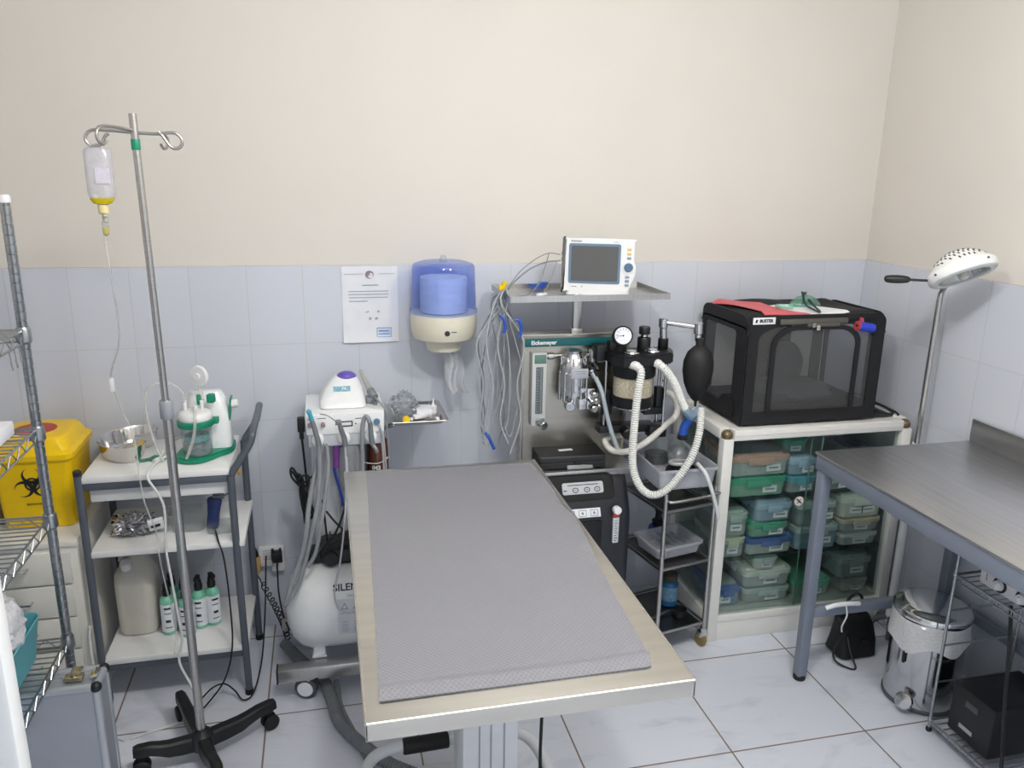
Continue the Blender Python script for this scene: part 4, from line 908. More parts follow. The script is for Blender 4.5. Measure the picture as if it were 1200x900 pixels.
g = part('pressure_gauge', MB().lathe([(.03, -.02), (.037, -.018), (.037, .008), (.033, .011), (.032, .009)], (gx, gy, gz), gd, 36), BLACK, ab, 'round pressure gauge')
fm = V((gx, gy, gz)) + gd * .0098; q = V((0, 0, 1)).rotation_difference(gd).to_matrix().to_4x4(); up_ = M.Translation(fm) @ q
part('dial', MB(up_).cyl((0, 0, 0), (0, 0, .001), .031, n=32), PAPER, g)
m = MB(M.Translation(fm + gd * .0014) @ FRONT(0, 0, 0)); 
for k in range(11): a = -.7 + k * .46; m.box((.025 * math.cos(a), .025 * math.sin(a), 0), (.006, .0014, .0006), 0, a)
m.box((-.003, 0, 0), (.04, .0016, .0006), 0, .05); m.cyl((0, 0, 0), (0, 0, .001), .003, n=10); part('needle', m, INK, g)
m = MB(); m.lathe([(.024, 1.204), (.025, 1.207), (.025, 1.245), (.022, 1.25)], (1.148, -.365, 0), n=26); m.lathe([(.015, 1.26), (.021, 1.262), (.021, 1.286), (.019, 1.289)], (1.148, -.365, 0), n=26); part('relief_valve', m, AB, ab, 'black pressure relief valve')
part('relief_collar', MB().lathe([(.019, 1.25), (.02, 1.252), (.013, 1.254), (.013, 1.261)], (1.148, -.365, 0), n=24), CHROME, ab)
part('arm_base', MB().lathe([(.018, 1.204), (.0195, 1.206), (.0195, 1.24), (.017, 1.243)], (1.226, -.362, 0), n=22), AB, ab)
m = MB(); m.cyl((1.226, -.362, 1.242), (1.222, -.362, 1.29), .0135, n=18); m.cyl((1.222, -.362, 1.282), (1.221, -.362, 1.318), .0165, n=20, bev=.003); m.cyl((1.222, -.362, 1.303), (1.345, -.402, 1.288), .0095, n=16); m.cyl((1.346, -.403, 1.262), (1.344, -.403, 1.306), .0175, n=20, bev=.003); m.cyl((1.347, -.403, 1.235), (1.346, -.403, 1.265), .0125, n=18); part('bag_arm', m, CHROME, t, 'polished swivel arm holding the bag')
part('hook_rod', MB().tube([(1.232, -.345, 1.165), (1.236, -.345, 1.09), (1.245, -.345, 1.07), (1.262, -.345, 1.066), (1.274, -.345, 1.082)], .003, 8), CHROME, t)
# breathing bag
m = MB(); prof = [(.004, .985), (.006, 1.005), (.018, 1.015), (.034, 1.04), (.05, 1.08), (.058, 1.125), (.056, 1.165), (.044, 1.198), (.026, 1.215), (.016, 1.222), (.0155, 1.248)]
rings = []
for rd, z in prof:
    ring = []
    for j in range(32):
        a = 2 * PI * j / 32; k = 1 + (.05 * math.cos(a * 4) if rd > .03 else 0)
        ring.append(V((1.35 + rd * k * math.cos(a), -.415 + rd * k * .85 * math.sin(a), z)))
    rings.append(ring)
bag = thing('breathing_bag', 'black rubber breathing bag hanging from the polished arm', 'bag', (1.35, -.415, .985))
part('bag_body', m.loft(rings), BLACKR, bag); part('bag_loop', MB().tube([(1.352, -.415, .985), (1.36, -.415, .972), (1.352, -.415, .962), (1.344, -.415, .972)], .003, 8, closed=True), mat('white_loop', 'c9cacb', .4), bag, 'small pale loop')
# corrugated breathing circuit
HOSE = mat('white_corrugated_hose', 'dfe0dc', .45, 0, .04)
t = thing('breathing_circuit', 'white corrugated breathing hoses looping from the black absorber', 'hose', (1.2, -.5, .69))
part('hose', MB().hose([(1.069, -.465, 1.172), (1.080, -.497, 1.165), (1.083, -.512, 1.15), (1.077, -.515, 1.11), (1.071, -.515, 1.047), (1.067, -.515, .951), (1.066, -.515, .853), (1.072, -.522, .783), (1.098, -.532, .722), (1.143, -.538, .691), (1.195, -.542, .708), (1.248, -.545, .768), (1.29, -.545, .842), (1.32, -.525, .923), (1.337, -.49, 1.005)], .0135, .0085, 12, .14), HOSE, t)
part('hose', MB().hose([(1.159, -.445, 1.172), (1.168, -.488, 1.168), (1.182, -.497, 1.155), (1.205, -.50, 1.125), (1.229, -.50, 1.085), (1.253, -.495, 1.035), (1.277, -.485, .998)], .0135, .0085, 12, .14), HOSE, t)
m = MB(); m.cyl((1.062, -.455, 1.172), (1.077, -.485, 1.169), .016, n=18); part('cuff', m, WHITE, t); m = MB(); m.cyl((1.153, -.43, 1.174), (1.166, -.472, 1.171), .016, n=18); part('cuff', m, WHITE, t)
yb = part('y_piece', MB().tube([(1.272, -.488, 1.003), (1.295, -.475, .975), (1.308, -.465, .962)], .016, 12).tube([(1.34, -.485, 1.0), (1.322, -.475, .975), (1.308, -.465, .958)], .015, 12), glass('pale_blue_clear', 'cfe0ee', .1, .05, .4, 'b9d2e8'), t, 'pale clear connector')
part('mask_elbow', MB().tube([(1.308, -.463, .962), (1.304, -.455, .94), (1.296, -.447, .915), (1.294, -.442, .885)], .0165, 14), BLUE, t, 'bright blue elbow')
part('elbow_collar', MB().cyl((1.294, -.442, .868), (1.294, -.442, .886), .020, .019, 18), BLACK, t, 'black collar')
single('scavenging_hose', MB().hose([(1.235, -.30, .96), (1.246, -.31, 1.0), (1.268, -.33, 1.018), (1.287, -.35, 1.01), (1.299, -.37, .971), (1.286, -.38, .934), (1.246, -.385, .906), (1.189, -.405, .868), (1.136, -.41, .838), (1.085, -.40, .815), (1.04, -.37, .815), (1.022, -.345, .84), (1.045, -.325, .852), (1.08, -.315, .853), (1.139, -.305, .852)], .0125, .0062, 10, .05), mat('cream_hose', 'd6d4cd', .45), 'cream hose curled behind the two white corrugated loops', 'hose')

# monitor on the tray
t = thing('patient_monitor', 'white patient monitor with dark screen and round dial on the top tray', 'monitor', (.985, -.25, 1.397))
tz = -.075
MXm = M.Translation((.985, -.29, 1.397)) @ M.Rotation(-.355, 4, 'Z')
m = MB(MXm); m.loft([rr(-.002, .05, z, .232, .10, .012) for z in (.0, .003)] + [rr(-.002, .05, .022, .222, .10, .012)]); part('foot', m, WHITE, t)
FR_ = MXm @ M.Rotation(-.05, 4, 'X') @ M(((1, 0, 0, 0), (0, 0, -1, 0), (0, 1, 0, 0), (0, 0, 0, 1)))
out = [(-.128, .022), (-.118, .014), (.095, .014), (.11, .02), (.119, .045), (.132, .075), (.134, .11), (.127, .13), (.126, .195), (.118, .206), (-.112, .206), (-.122, .196)]
oc = [(p.x, p.y) for p in curve([(a, b, 0) for a, b in out], 3, True)]
m = MB(FR_); m.prism(oc, .03, M.Translation((0, 0, -.03)), bev=.0012); body = part('bezel', m, WHITE, t)
m = MB(FR_); m.loft([[V((a * k, .008 + b * k2, z)) for a, b in oc] for k, k2, z in ((.97, .95, -.029), (.95, .93, -.05), (.84, .84, -.09), (.78, .8, -.094))]); part('rear_housing', m, WHITE, t)
m = MB(FR_); m.prism(rr2(-.112, .078, .042, .188, .008), .003, M.Translation((0, 0, -.001)), bev=.001); part('screen_frame', m, mat('slate_blue_frame', '68809a', .35), body, 'slate blue screen surround')
m = MB(FR_); m.prism(rr2(-.102, .069, .052, .179, .004), .003, M.Translation((0, 0, .0006))); part('screen', m, mat('dark_screen', '5a5b5a', .25, 0, .02), body, 'dark grey screen')
m = MB(FR_); m.cyl((.108, .105, -.001), (.108, .105, .002), .024, n=32); m.cyl((.108, .105, .002), (.108, .105, .010), .0155, .0145, 28); part('dial', m, mat('slate_blue_dial', '50708c', .35), body, 'slate blue rotary dial')
part('dial_ring', MB(FR_).lathe([(.0165, 0), (.0165, .004), (.0245, .003), (.0245, 0)], (.108, .105, 0), n=32), WHITE, body)
OR = mat('pale_orange_button', 'e2c27a', .4)
for yb_, mm in ((.170, OR), (.154, OR), (.138, None), (.070, None), (.055, None), (.040, None)):
    m = MB(FR_); m.box((.1085 - (.004 if yb_ < .1 else 0), yb_, .0012), (.015, .009, .003), .001); part('button', m, mm or mat('grey_blue_button', '8d9aab', .4), body)
m = MB(FR_); m.text('Eickemeyer', .0085, M.Translation((-.085, .1965, .0004)), .0003, .0003); m.text('VetMon', .006, M.Translation((.06, .1955, .0004)), .0003); m.box((-.09, .03, .0004), (.02, .0022, .0005)); m.box((-.06, .031, .0004), (.003, .006, .0005)); part('lettering', m, mat('grey_lettering', '6a6f78', .5), body)
m = MB(FR_); m.cyl((-.12, .15, -.05), (-.142, .15, -.05), .006, n=12); m.cyl((-.12, .128, -.05), (-.142, .128, -.05), .006, n=12); part('cable_plug', m, mat('grey_plug', '8c9195', .4), t)

# leads from monitor and bundle hung on the tray corner
LEAD = mat('grey_lead', '7f8388', .45, 0, .05); LEADW = mat('pale_lead', 'aeb2b6', .45, 0, .04)
for pts, lb in (([(.845, -.262, 1.545), (.80, -.26, 1.55), (.75, -.25, 1.525), (.69, -.26, 1.48), (.64, -.30, 1.43)], 'upper grey lead arching from the monitor to the tray corner'),
                ([(.845, -.262, 1.523), (.79, -.265, 1.518), (.73, -.27, 1.495), (.67, -.29, 1.455), (.635, -.33, 1.43)], 'lower thick grey lead from the monitor to the tray corner'),
                ([(.80, -.265, 1.548), (.785, -.27, 1.50), (.765, -.28, 1.45), (.72, -.31, 1.41), (.67, -.33, 1.405)], 'thin lead drooping from the monitor onto the tray, left one'),
                ([(.83, -.265, 1.52), (.81, -.28, 1.47), (.78, -.30, 1.42), (.74, -.33, 1.402)], 'thin lead drooping from the monitor onto the tray, right one')):
    single('monitor_lead', MB().tube(pts, .0032 if 'thick' in lb else .0018, 7), LEAD, lb, 'lead')
rnd.seed(5)
specs = []
for i in range(13):
    x0 = .585 + rnd.random() * .06; lo = .545 + .135 * i / 12 + rnd.uniform(-.015, .015); zb = .80 + rnd.random() * .12; w = rnd.uniform(-.03, .03)
    yy = -.30 + rnd.uniform(-.04, .04); r_ = (.0028, .002, .0035)[i % 3]
    pts = [(.626, -.335, 1.425 + .01 * (i % 3)), (x0 - .005, yy, 1.38), (lo - .01 + w, yy, 1.24), (lo, yy + .01, 1.08), (lo + w * .6, yy + .02, .94), (lo + .02 * math.sin(i), yy + .02, zb)]
    if i % 3 == 1: pts += [(pts[-1][0] + .02, yy + .02, zb - .03), (pts[-1][0] + .035, yy + .01, zb + .05), (lo + .05, yy, 1.1), (.63, yy, 1.37)]
    single('sensor_lead', MB().tube(pts, r_, 6), (LEAD, LEADW, LEADW)[i % 3], 'grey sensor lead hanging in the bundle from the left tray corner', 'lead', 'sensor leads hung from the tray corner')
m = MB(); m.cyl((.612, -.335, 1.432), (.622, -.340, 1.46), .0085, n=14, bev=.002); m.box((.604, -.337, 1.438), (.008, .012, .02), .002); single('cable_connector', m, [YELLOW], 'yellow and black connector at the top of the lead bundle', 'connector')
def clip(pts, lb): single('sensor_clip', MB().tube(pts, .006, 8), BLUE, lb, 'clip')
clip([(.60, -.36, 1.345), (.612, -.365, 1.33), (.618, -.365, 1.30), (.612, -.362, 1.28)], 'small blue sensor clip near the top of the lead bundle')
clip([(.655, -.36, 1.325), (.668, -.362, 1.325), (.678, -.362, 1.30), (.676, -.36, 1.275), (.668, -.36, 1.262)], 'curved blue sensor clip just under the tray edge')
clip([(.555, -.33, .90), (.567, -.335, .885), (.578, -.335, .86), (.59, -.332, .835)], 'blue sensor clip at the bottom of the lead bundle')
single('lead_tag', MB().box((.70, -.36, 1.403), (.05, .022, .006), .002, -.7), WHITE, 'white tag on the tray in front of the left thin lead', 'tag')
single('lead_tag', MB().box((.765, -.31, 1.408), (.05, .02, .008), .002, .8), WHITE, 'white tag on the tray nearest the monitor', 'tag')
single('tissue', MB().box((.70, -.365, 1.3985), (.08, .03, .003), .001, .1), PAPER, 'white strip lying along the front edge of the tray', 'strip')
single('cable_coil', MB().tube([(.80 + .022 * math.cos(k * .7) * (1 + .03 * k), -.12 + .012 * math.sin(k * .7), 1.40 + .0008 * k) for k in range(30)], .0028, 6), BLUE, 'coil of blue cable behind the monitor on the tray', 'cable')

# black box on the machine's shelf
t = thing('ventilator_box', 'flat black box with white sticker on the machine base shelf', 'box', (.89, -.31, .754))
m = MB(MXb := M.Translation((.885, -.30, .754)) @ M.Rotation(-.04, 4, 'Z')); m.loft([rr(0, 0, z, .262 + s, .17 + s, .008) for z, s in ((.0, -.01), (.003, 0), (.022, 0), (.024, -.004), (.026, -.004), (.028, 0), (.046, 0), (.05, -.006))]); part('body', m, BLACK, t)
part('sticker', MB(MXb).box((-.01, -.01, .0504), (.055, .02, .0006), 0, .1), PAPER, t, 'white sticker')
part('latch', MB(MXb).box((.02, -.087, .025), (.03, .006, .014), .002), BLACK, t)

# oxygen concentrator below
OXB = mat('charcoal_plastic', '24262d', .42, 0, .08)
t = thing('oxygen_concentrator', 'charcoal oxygen concentrator standing under the machine shelf', 'oxygen concentrator', (.91, -.30, 0))
m = MB(); x0, x1 = .765, 1.09
sec = [(z, y0, y1) for z, y0, y1 in ((.06, -.47, -.285), (.07, -.485, -.28), (.55, -.49, -.28), (.60, -.485, -.28), (.70, -.435, -.285), (.722, -.42, -.29), (.727, -.41, -.30))]
m.loft([rr((x0 + x1) / 2, (a + b) / 2, z, x1 - x0, b - a, .03) for z, a, b in sec]); oc_ = part('housing', m, OXB, t)
def sl(x, z, dy=0):
    z += .05; x -= .02
    yy = -.485 + (z - .60) / .10 * .05 if z > .60 else -.49
    return M.Translation((x, yy - .004 - dy, z)) @ M.Rotation(-.46 if z > .60 else 0, 4, 'X') @ FRONT(0, 0, 0)
m = MB(sl(.915, .645)); m.prism(rr2(-.145, .135, -.045, .05, .02), .006, M.Translation((0, 0, -.004)), bev=.002); pn = part('recess', m, mat('black_gloss', '101114', .25), oc_)
m = MB(sl(.925, .650, .003)); m.prism(rr2(-.08, .08, -.024, .020, .008), .006, bev=.002); cp = part('control_panel', m, mat('silver_panel', 'c2c5ca', .35, .3), t, 'silver control panel with ring symbols')
m = MB(sl(.925, .650, .0098))
for k in (-.03, .015, .055): m.frame([(k + .012 * math.cos(a * PI / 8), -.006 + .010 * math.sin(a * PI / 8)) for a in range(16)], [(k + .009 * math.cos(a * PI / 8), -.006 + .007 * math.sin(a * PI / 8)) for a in range(16)], .0005); m.box((k, -.006, 0), (.008, .002, .0005))
m.box((.0, .013, 0), (.12, .003, .0005)); m.box((-.07, -.006, 0), (.012, .004, .0005)); part('symbols', m, INK, cp)
m = MB(sl(.93, .712, -.02)); m.box((0, 0, 0), (.10, .016, .004), .001); part('label', m, mat('grey_label', '8d8f90', .5), t)
m = MB(sl(.915, .565, .002)); m.box((0, 0, 0), (.14, .034, .004), .001); wl = part('instruction_label', m, PAPER, t, 'white pictogram label')
m = MB(sl(.915, .565, .0045)); 
for k in (-.045, .0, .045): m.frame(rr2(k - .015, k + .015, -.012, .012, .002), rr2(k - .013, k + .013, -.010, .010, .001), .0005); m.box((k, 0, 0), (.008, .010, .0005), 0, .4)
part('pictograms', m, GREYINK, wl)
m = MB(); m.bb(.84, .97, -.497, -.485, .43, .585, .004); part('bottle_recess', m, mat('black_recess', '0b0c0e', .5), t)
m = MB(); m.bb(1.012, 1.036, -.500, -.485, .49, .60, .003); fm_ = part('flow_gauge', m, mat('clear_gauge', 'd0d3d8', .2), t, 'slim flow gauge with red cap')
part('gauge_cap', MB().bb(1.011, 1.037, -.501, -.485, .592, .612, .003), mat('red_gauge', 'b4483c', .35), fm_)
m = MB()
for k in range(9): m.bb(1.017, 1.027 + (.004 if k % 2 else 0), -.5006, -.4998, .50 + k * .010, .502 + k * .010)
part('gauge_marks', m, INK, fm_)
m = MB(); m.cyl((1.024, -.487, .622), (1.024, -.512, .626), .0155, n=22, bev=.003); part('gauge_knob', m, WHITE, t, 'white round knob')
for x in (.81, 1.045):
    for yy in (-.45, -.32): c = MB(); c.cyl((x - .012, yy, .028), (x + .012, yy, .028), .028, n=20, bev=.004); c.cyl((x, yy, .028), (x, yy, .065), .008); part('castor', c, BLACKR, t)

# ================================================================ small stainless trolley
t = thing('instrument_trolley', 'narrow three-tier stainless trolley between concentrator and glass cabinet', 'trolley', (1.195, -.55, 0), .21)
T2 = M.Translation((1.195, -.55, 0)) @ M.Rotation(.21, 4, 'Z')
W, D = .228, .30
for x, yy in ((0, 0), (W, 0), (0, D), (W, D)):
    lg = part('post', MB(T2).cyl((x, yy, .075), (x, yy, .695), .0085, n=14), STEEL, t)
    c = MB(T2); c.cyl((x - .011, yy + .012, .028), (x + .011, yy + .012, .028), .028, n=22, bev=.004); w = part('castor', c, mat('amber_wheel', '8f7a45', .5, 0, .2), lg, 'amber castor')
    c = MB(T2); c.box((x, yy + .008, .055), (.034, .03, .03), .006); c.cyl((x, yy, .06), (x, yy, .085), .013, n=14); part('castor_fork', c, CHROME, lg)
TR = mat('dark_steel_shelf', '7d7b78', .32, 1, .08, 8)
for z in (.11, .385, .62):
    m = MB(T2); m.bb(.004, W - .004, .004, D - .004, z - .012, z - .008); part('shelf', m, TR, t)
    m = MB(T2); m.tube([(0, 0, z), (W, 0, z), (W, D, z), (0, D, z)], .006, 8, closed=True, smooth=0); part('shelf_rail', m, STEEL, t)
m = MB(T2); m.tube([(.005, -.002, .668), (.015, -.022, .668), (W * .5, -.028, .668), (W - .005, -.022, .668), (W + .012, -.002, .668)], .0055, 10); part('handle', m, STEEL, t)

TUBM = glass('frosted_tub', 'eef0f4', .08, .2, .42, 'dcdee6')
def tub(name, x0, x1, y0, y1, z0, z1, label, m_, lid=False, rz=0):
    cx, cy = (x0 + x1) / 2, (y0 + y1) / 2; w, d = x1 - x0, y1 - y0
    mm = MB(M.Translation((cx, cy, 0)) @ M.Rotation(rz, 4, 'Z')); h = z1 - z0
    mm.loft([rr(0, 0, z, w + s, d + s, .018) for z, s in ((z0, -.03), (z0 + .003, -.022), (z1 - .012, -.008), (z1 - .010, .006), (z1, .006), (z1, -.006), (z1 - .004, -.012), (z0 + .006, -.03), (z0 + .005, -.04))])
    return single(name, mm, m_, label, 'tub')
tub('plastic_tub', 1.165, 1.405, -.535, -.13, .697, .78, 'frosted plastic tub on top of the small stainless trolley', TUBM, rz=.02)
t = thing('glass_jar', 'clear domed jar with dark base standing at the back of the frosted tub', 'jar', (1.285, -.24, .704))
part('jar_body', MB().lathe([(.048, .706), (.05, .71), (.05, .78), (.042, .82), (.026, .845), (.02, .85), (.02, .86)], (1.285, -.24, 0), n=30), CLEAR, t)
part('dark_base', MB().lathe([(.044, .709), (.046, .712), (.046, .742), (.042, .744)], (1.285, -.24, 0), n=28), mat('smoky_dark', '2b2a2c', .2), t)
m = MB(); m.cyl((1.285, -.24, .86), (1.285, -.24, .872), .022, n=20); m.tube([(1.265, -.25, .868), (1.285, -.255, .882), (1.31, -.25, .875), (1.335, -.25, .862)], .005, 8); m.box((1.27, -.25, .875), (.02, .014, .014), .003); part('fitting', m, BLACK, t)
single('anaesthetic_mask', MB().lathe([(.062, .706), (.068, .71), (.066, .722), (.052, .728), (.05, .724), (.046, .712)], (1.335, -.385, 0), n=36), BLACKR, 'black rubber mask ring lying at the front of the frosted tub', 'mask')
single('tube_coil', MB().tube([(1.33 + .045 * math.cos(a * .45), -.375 + .032 * math.sin(a * .45), .738 + .0012 * a) for a in range(16)], .0075, 8), mat('pale_grey_rubber', 'c3c4c6', .4), 'coil of pale grey tubing over the black mask ring', 'tubing')
single('clear_mask', MB().lathe([(.01, .80), (.018, .795), (.022, .79), (.045, .768), (.052, .742), (.05, .742), (.042, .766), (.02, .785)], (1.355, -.30, 0), n=30, cap=(False, False)), CLEAR, 'clear dome mask under the blue elbow in the frosted tub', 'mask')
single('endotracheal_tube', MB().tube([(1.325, -.52, .795), (1.335, -.565, .775), (1.355, -.575, .728), (1.38, -.575, .66), (1.40, -.57, .60), (1.405, -.565, .585)], .0075, 10), mat('white_silicone', 'd8dada', .35), 'pale tube hanging over the front of the frosted tub', 'tube')
tub('plastic_tub', 1.185, 1.40, -.475, -.30, .388, .44, 'clear shallow tub on the middle tier of the small trolley', TUBM, rz=.21)
m = MB(); 
for i in range(4): m.box((1.255 + i * .03, -.385, .425 + .004 * (i % 2)), (.012, .12, .006), .002, .21 + .05 * (i - 1.5))
single('packaged_tubes', m, CLEAR, 'clear wrapped tubes inside the shallow tub', 'tubes')
BB_ = mat('blue_bottle', '2f6fa5', .35, 0, .06)
t = thing('blue_bottle', 'blue bottle with dark cap on the lowest tier of the small trolley', 'bottle', (1.34, -.33, .104))
part('body', MB().lathe([(.033, .105), (.036, .108), (.036, .20), (.03, .212), (.022, .216)], (1.34, -.33, 0), n=26), BB_, t); part('cap', MB().lathe([(.030, .214), (.032, .217), (.032, .24), (.029, .243)], (1.34, -.33, 0), n=24), mat('olive_dark', '4b4a3c', .4), t); part('label', MB().lathe([(.0364, .13), (.0366, .131), (.0366, .19), (.0364, .191)], (1.34, -.33, 0), n=26, cap=(False, False)), mat('pale_blue_label', '7fa9c9', .5, 0, .3, 80), t)
t = thing('blue_filter', 'blue round filter with black knob at the back of the middle tier', 'filter', (1.325, -.25, .377))
part('body', MB().lathe([(.035, .378), (.04, .382), (.04, .42), (.034, .43)], (1.30, -.265, 0), n=24), BLUE, t); part('knob', MB().lathe([(.02, .43), (.024, .434), (.026, .455), (.014, .462), (.012, .49), (.016, .50)], (1.30, -.265, 0), n=20), BLACK, t)
single('black_cup', MB().lathe([(.024, .103), (.027, .106), (.028, .135), (.025, .135), (.023, .11)], (1.345, -.43, 0), n=24), BLACK, 'small black cup on the lowest trolley tier', 'cup')
single('spatula', MB().tube([(1.21, -.44, .106), (1.26, -.42, .112), (1.31, -.405, .115), (1.36, -.40, .11)], .006, 8), STEEL, 'curved steel blade in front of the blue bottle', 'blade')
# ================================================================ glass cabinet
AL = mat('white_powder_coat', 'e6e5e0', .35, 0, .02)
CAPB = mat('bronze_cap', '75684f', .35, .5, .12)
cx0, cx1, cy0, cy1, ch = 1.448, 2.272, -.482, -.03, .90
t = thing('glass_cabinet', 'low white-framed glass cabinet full of plastic containers', 'cabinet', (1.86, -.256, 0))
w = .042
for x in (cx0, cx1 - w):
    for yy in (cy0, cy1 - w):
        part('post', MB().bb(x, x + w, yy, yy + w, 0, ch - .035, .003), AL, t)
        cpx, cpy = x + w / 2, yy + w / 2
        part('corner_cap', MB().sph((cpx, cpy, ch - .021), (.0225, .0225, .0205), 18, 10), CAPB, t, 'bronze rounded corner cap')
for a, b, yy in ((cx0 + w, cx1 - w, cy0), (cx0 + w, cx1 - w, cy1 - w)):
    m = MB(); m.bb(a, b, yy, yy + w, ch - .042, ch, .003); m.bb(a, b, yy - .0015, yy + .001, ch - .022, ch - .019); part('rail', m, AL, t)
for x in (cx0, cx1 - w): part('rail', MB().bb(x, x + w, cy0 + w, cy1 - w, ch - .042, ch, .003), AL, t)
part('top_panel', MB().bb(cx0 + w, cx1 - w, cy0 + w, cy1 - w, ch - .014, ch - .006), AL, t)
m = MB(); m.bb(cx0 + w, cx1 - w, cy0 + .006, cy0 + .02, 0, .082, .002); part('plinth', m, AL, t)
m = MB(); m.bb(cx0 + w, cx1 - w, cy0 + .002, cy0 + .03, .082, .112, .003); m.bb(cx0 + w, cx1 - w, cy1 - .03, cy1, .0, .112); 
for x in (cx0, cx1 - w): m.bb(x + .004, x + w - .004, cy0 + w, cy1 - w, 0, .112, .002)
part('bottom_rail', m, AL, t)
part('bottom_board', MB().bb(cx0 + w, cx1 - w, cy0 + .03, cy1 - .03, .10, .115), mat('grey_board', 'b7bcb8', .5), t)
part('back_panel', MB().bb(cx0 + .01, cx1 - .01, cy1 - .010, cy1 - .004, .112, ch - .04), mat('back_board', 'b3bdba', .6, 0, .05), t)
for x in (cx0 + .018, cx1 - .024): part('side_glass', MB().bb(x, x + .005, cy0 + w - .004, cy1 - w + .004, .112, ch - .04), GLASS, t, 'clear side pane')
mid = 1.86
part('door_glass', MB().bb(cx0 + w - .004, mid + .02, cy0 + .010, cy0 + .015, .106, ch - .042), GLASS, t, 'left sliding glass door')
part('door_glass', MB().bb(mid - .02, cx1 - w + .004, cy0 + .020, cy0 + .025, .106, ch - .042), GLASS, t, 'right sliding glass door')
m = MB(); m.bb(mid - .0215, mid - .0195, cy0 + .0195, cy0 + .0255, .106, ch - .042); m.bb(mid + .0195, mid + .0215, cy0 + .0095, cy0 + .0155, .106, ch - .042); part('door_edge', m, mat('green_glass_edge', '6f978a', .2), t)
for z in (.335, .595):
    part('glass_shelf', MB().bb(cx0 + .026, cx1 - .026, cy0 + .045, cy1 - .02, z - .006, z), glass('green_shelf_glass', 'e4efea', .08, .02), t, 'green-edged glass shelf')
m = MB(FRONT(1.803, cy0 + .0098, .585)); m.cyl((0, 0, 0), (0, 0, .0006), .020, n=28); st = part('round_sticker', m, mat('pale_pink_sticker', 'eadcdc', .5), t, 'small round sticker on the left door')
m = MB(FRONT(1.803, cy0 + .0090, .585)); m.box((0, 0, 0), (.030, .0055, .0005), 0, -.7); m.box((.003, .004, 0), (.014, .003, .0005), 0, .4); m.box((-.004, -.006, 0), (.010, .003, .0005), 0, .3); part('no_symbol', m, INK, st)

# containers inside
def ctint(c, body=.62): return glass('container_' + c, 'eef2f0', .06, .12, body, c)
CT = dict(clear=ctint('ccd3d1'), green=ctint('9cc9b3', .66), mint=ctint('c0dccf'), grey=ctint('adb8b8'), blue=ctint('aec6da'), white=ctint('e2e2d8', .72), dark=ctint('6d7975'))
LT = {k: mat('lid_' + k, c, .4, 0, .04) for k, c in dict(orange='cda898', green='52ab8c', mint='7cc4a6', teal='58a5b5', blue='5874ad', paleblue='a9bfd6', white='d8dbd6', beige='d6c8b2', clear='b9c6c2', grey='9aa5a5', yellowish='cbcfbd').items()}
STK = mat('container_sticker', 'e8eaea', .6, 0, .02)
CONT = mat('container_contents', 'bfc2bc', .8, 0, .45, 55)
def container(x0, x1, z0, z1, body, lid, label, stick=.5, y0=-.425, depth=.25, taper=.94, nst=1, fill=.6):
    cx, w, cyy = (x0 + x1) / 2, x1 - x0, y0 + depth / 2; h = z1 - z0; lh = min(.024, h * .28)
    t = thing('food_container', label, 'container', (cx, cyy, z0), 0, 'plastic containers in the glass cabinet')
    R = lambda z, k, dd=0: rr(cx, cyy, z, w * k - dd, depth * k - dd, .022, 5)
    m = MB(); m.loft([R(z0 + .0006, taper - .04), R(z0 + .004, taper), R(z1 - lh, .985), R(z1 - lh, .97), R(z0 + .006, taper - .02)]); part('tub', m, CT[body], t)
    m = MB(); m.loft([R(z1 - lh * 1.25, .995), R(z1 - lh * 1.2, 1.0), R(z1 - lh * .35, 1.0), R(z1 - lh * .25, .97), R(z1 - lh * .45, .9), R(z1 - lh * .45, .86), R(z1 - .001, .83), R(z1, .8)])
    ld = part('lid', m, LT[lid], t)
    if lid in ('orange', 'blue'):
        m = MB(); m.loft([rr(cx, cyy, z, w * .80, depth * .82, .018, 4) for z in (z1 - .0005, z1 + .0007)]); part('lid_window', m, LT['grey'], ld, 'grey clear panel inside the coloured rim')
    m = MB()
    m.box((cx, y0 - .0035, z1 - lh * 1.15), (w * .42, .005, lh * 1.3), .002); m.box((x0 - .001, cyy, z1 - lh * 1.1), (.004, depth * .4, lh * 1.2), .0015); part('clip', m, LT[lid], ld)
    if fill:
        m = MB(); m.loft([rr(cx, cyy, z, w * taper - .02, depth * taper - .02, .02, 4) for z in (z0 + .005, z0 + (h - lh) * fill)]); part('contents', m, CONT, t)
    for k in range(nst):
        sx = cx + w * (stick - .5) + (k - (nst - 1) / 2) * .055
        zz = z0 + (h - lh) * .48; sh = min(.028, (h - lh) * .5)
        ti = (1 - taper) / 2 * depth
        yy = y0 + ti * (1 - .48) + .0012
        m = MB(M.Translation((sx, yy - .003, zz)) @ M.Rotation(rnd.uniform(-.05, .05), 4, 'Y')); m.box((0, 0, 0), (min(.062, w * .4), .001, sh), 0); s = part('sticker', m, STK, t, 'white sticker')
        m = MB(M.Translation((sx, yy - .0038, zz))); m.box((0, 0, 0), (min(.042, w * .26), .0006, sh * .22), 0); part('print', m, GREYINK, s)
container(1.520, 1.775, .595, .682, 'green', 'green', 'green-lidded container under the orange-rimmed one on the top shelf', .7)
container(1.515, 1.780, .683, .775, 'clear', 'orange', 'large container with orange-rimmed lid on the top shelf', .72)
container(1.783, 1.912, .595, .672, 'grey', 'teal', 'container with bright teal lid at the middle of the top shelf', .6)
container(1.780, 1.905, .673, .745, 'blue', 'paleblue', 'pale blue container stacked on the teal-lidded one', .65)
container(1.775, 1.89, .746, .815, 'green', 'green', 'green container topmost in the middle stack of the top shelf', .5, y0=-.37)
container(1.930, 2.09, .595, .66, 'grey', 'grey', 'flat grey container behind the steel table leg on the top shelf', .7)
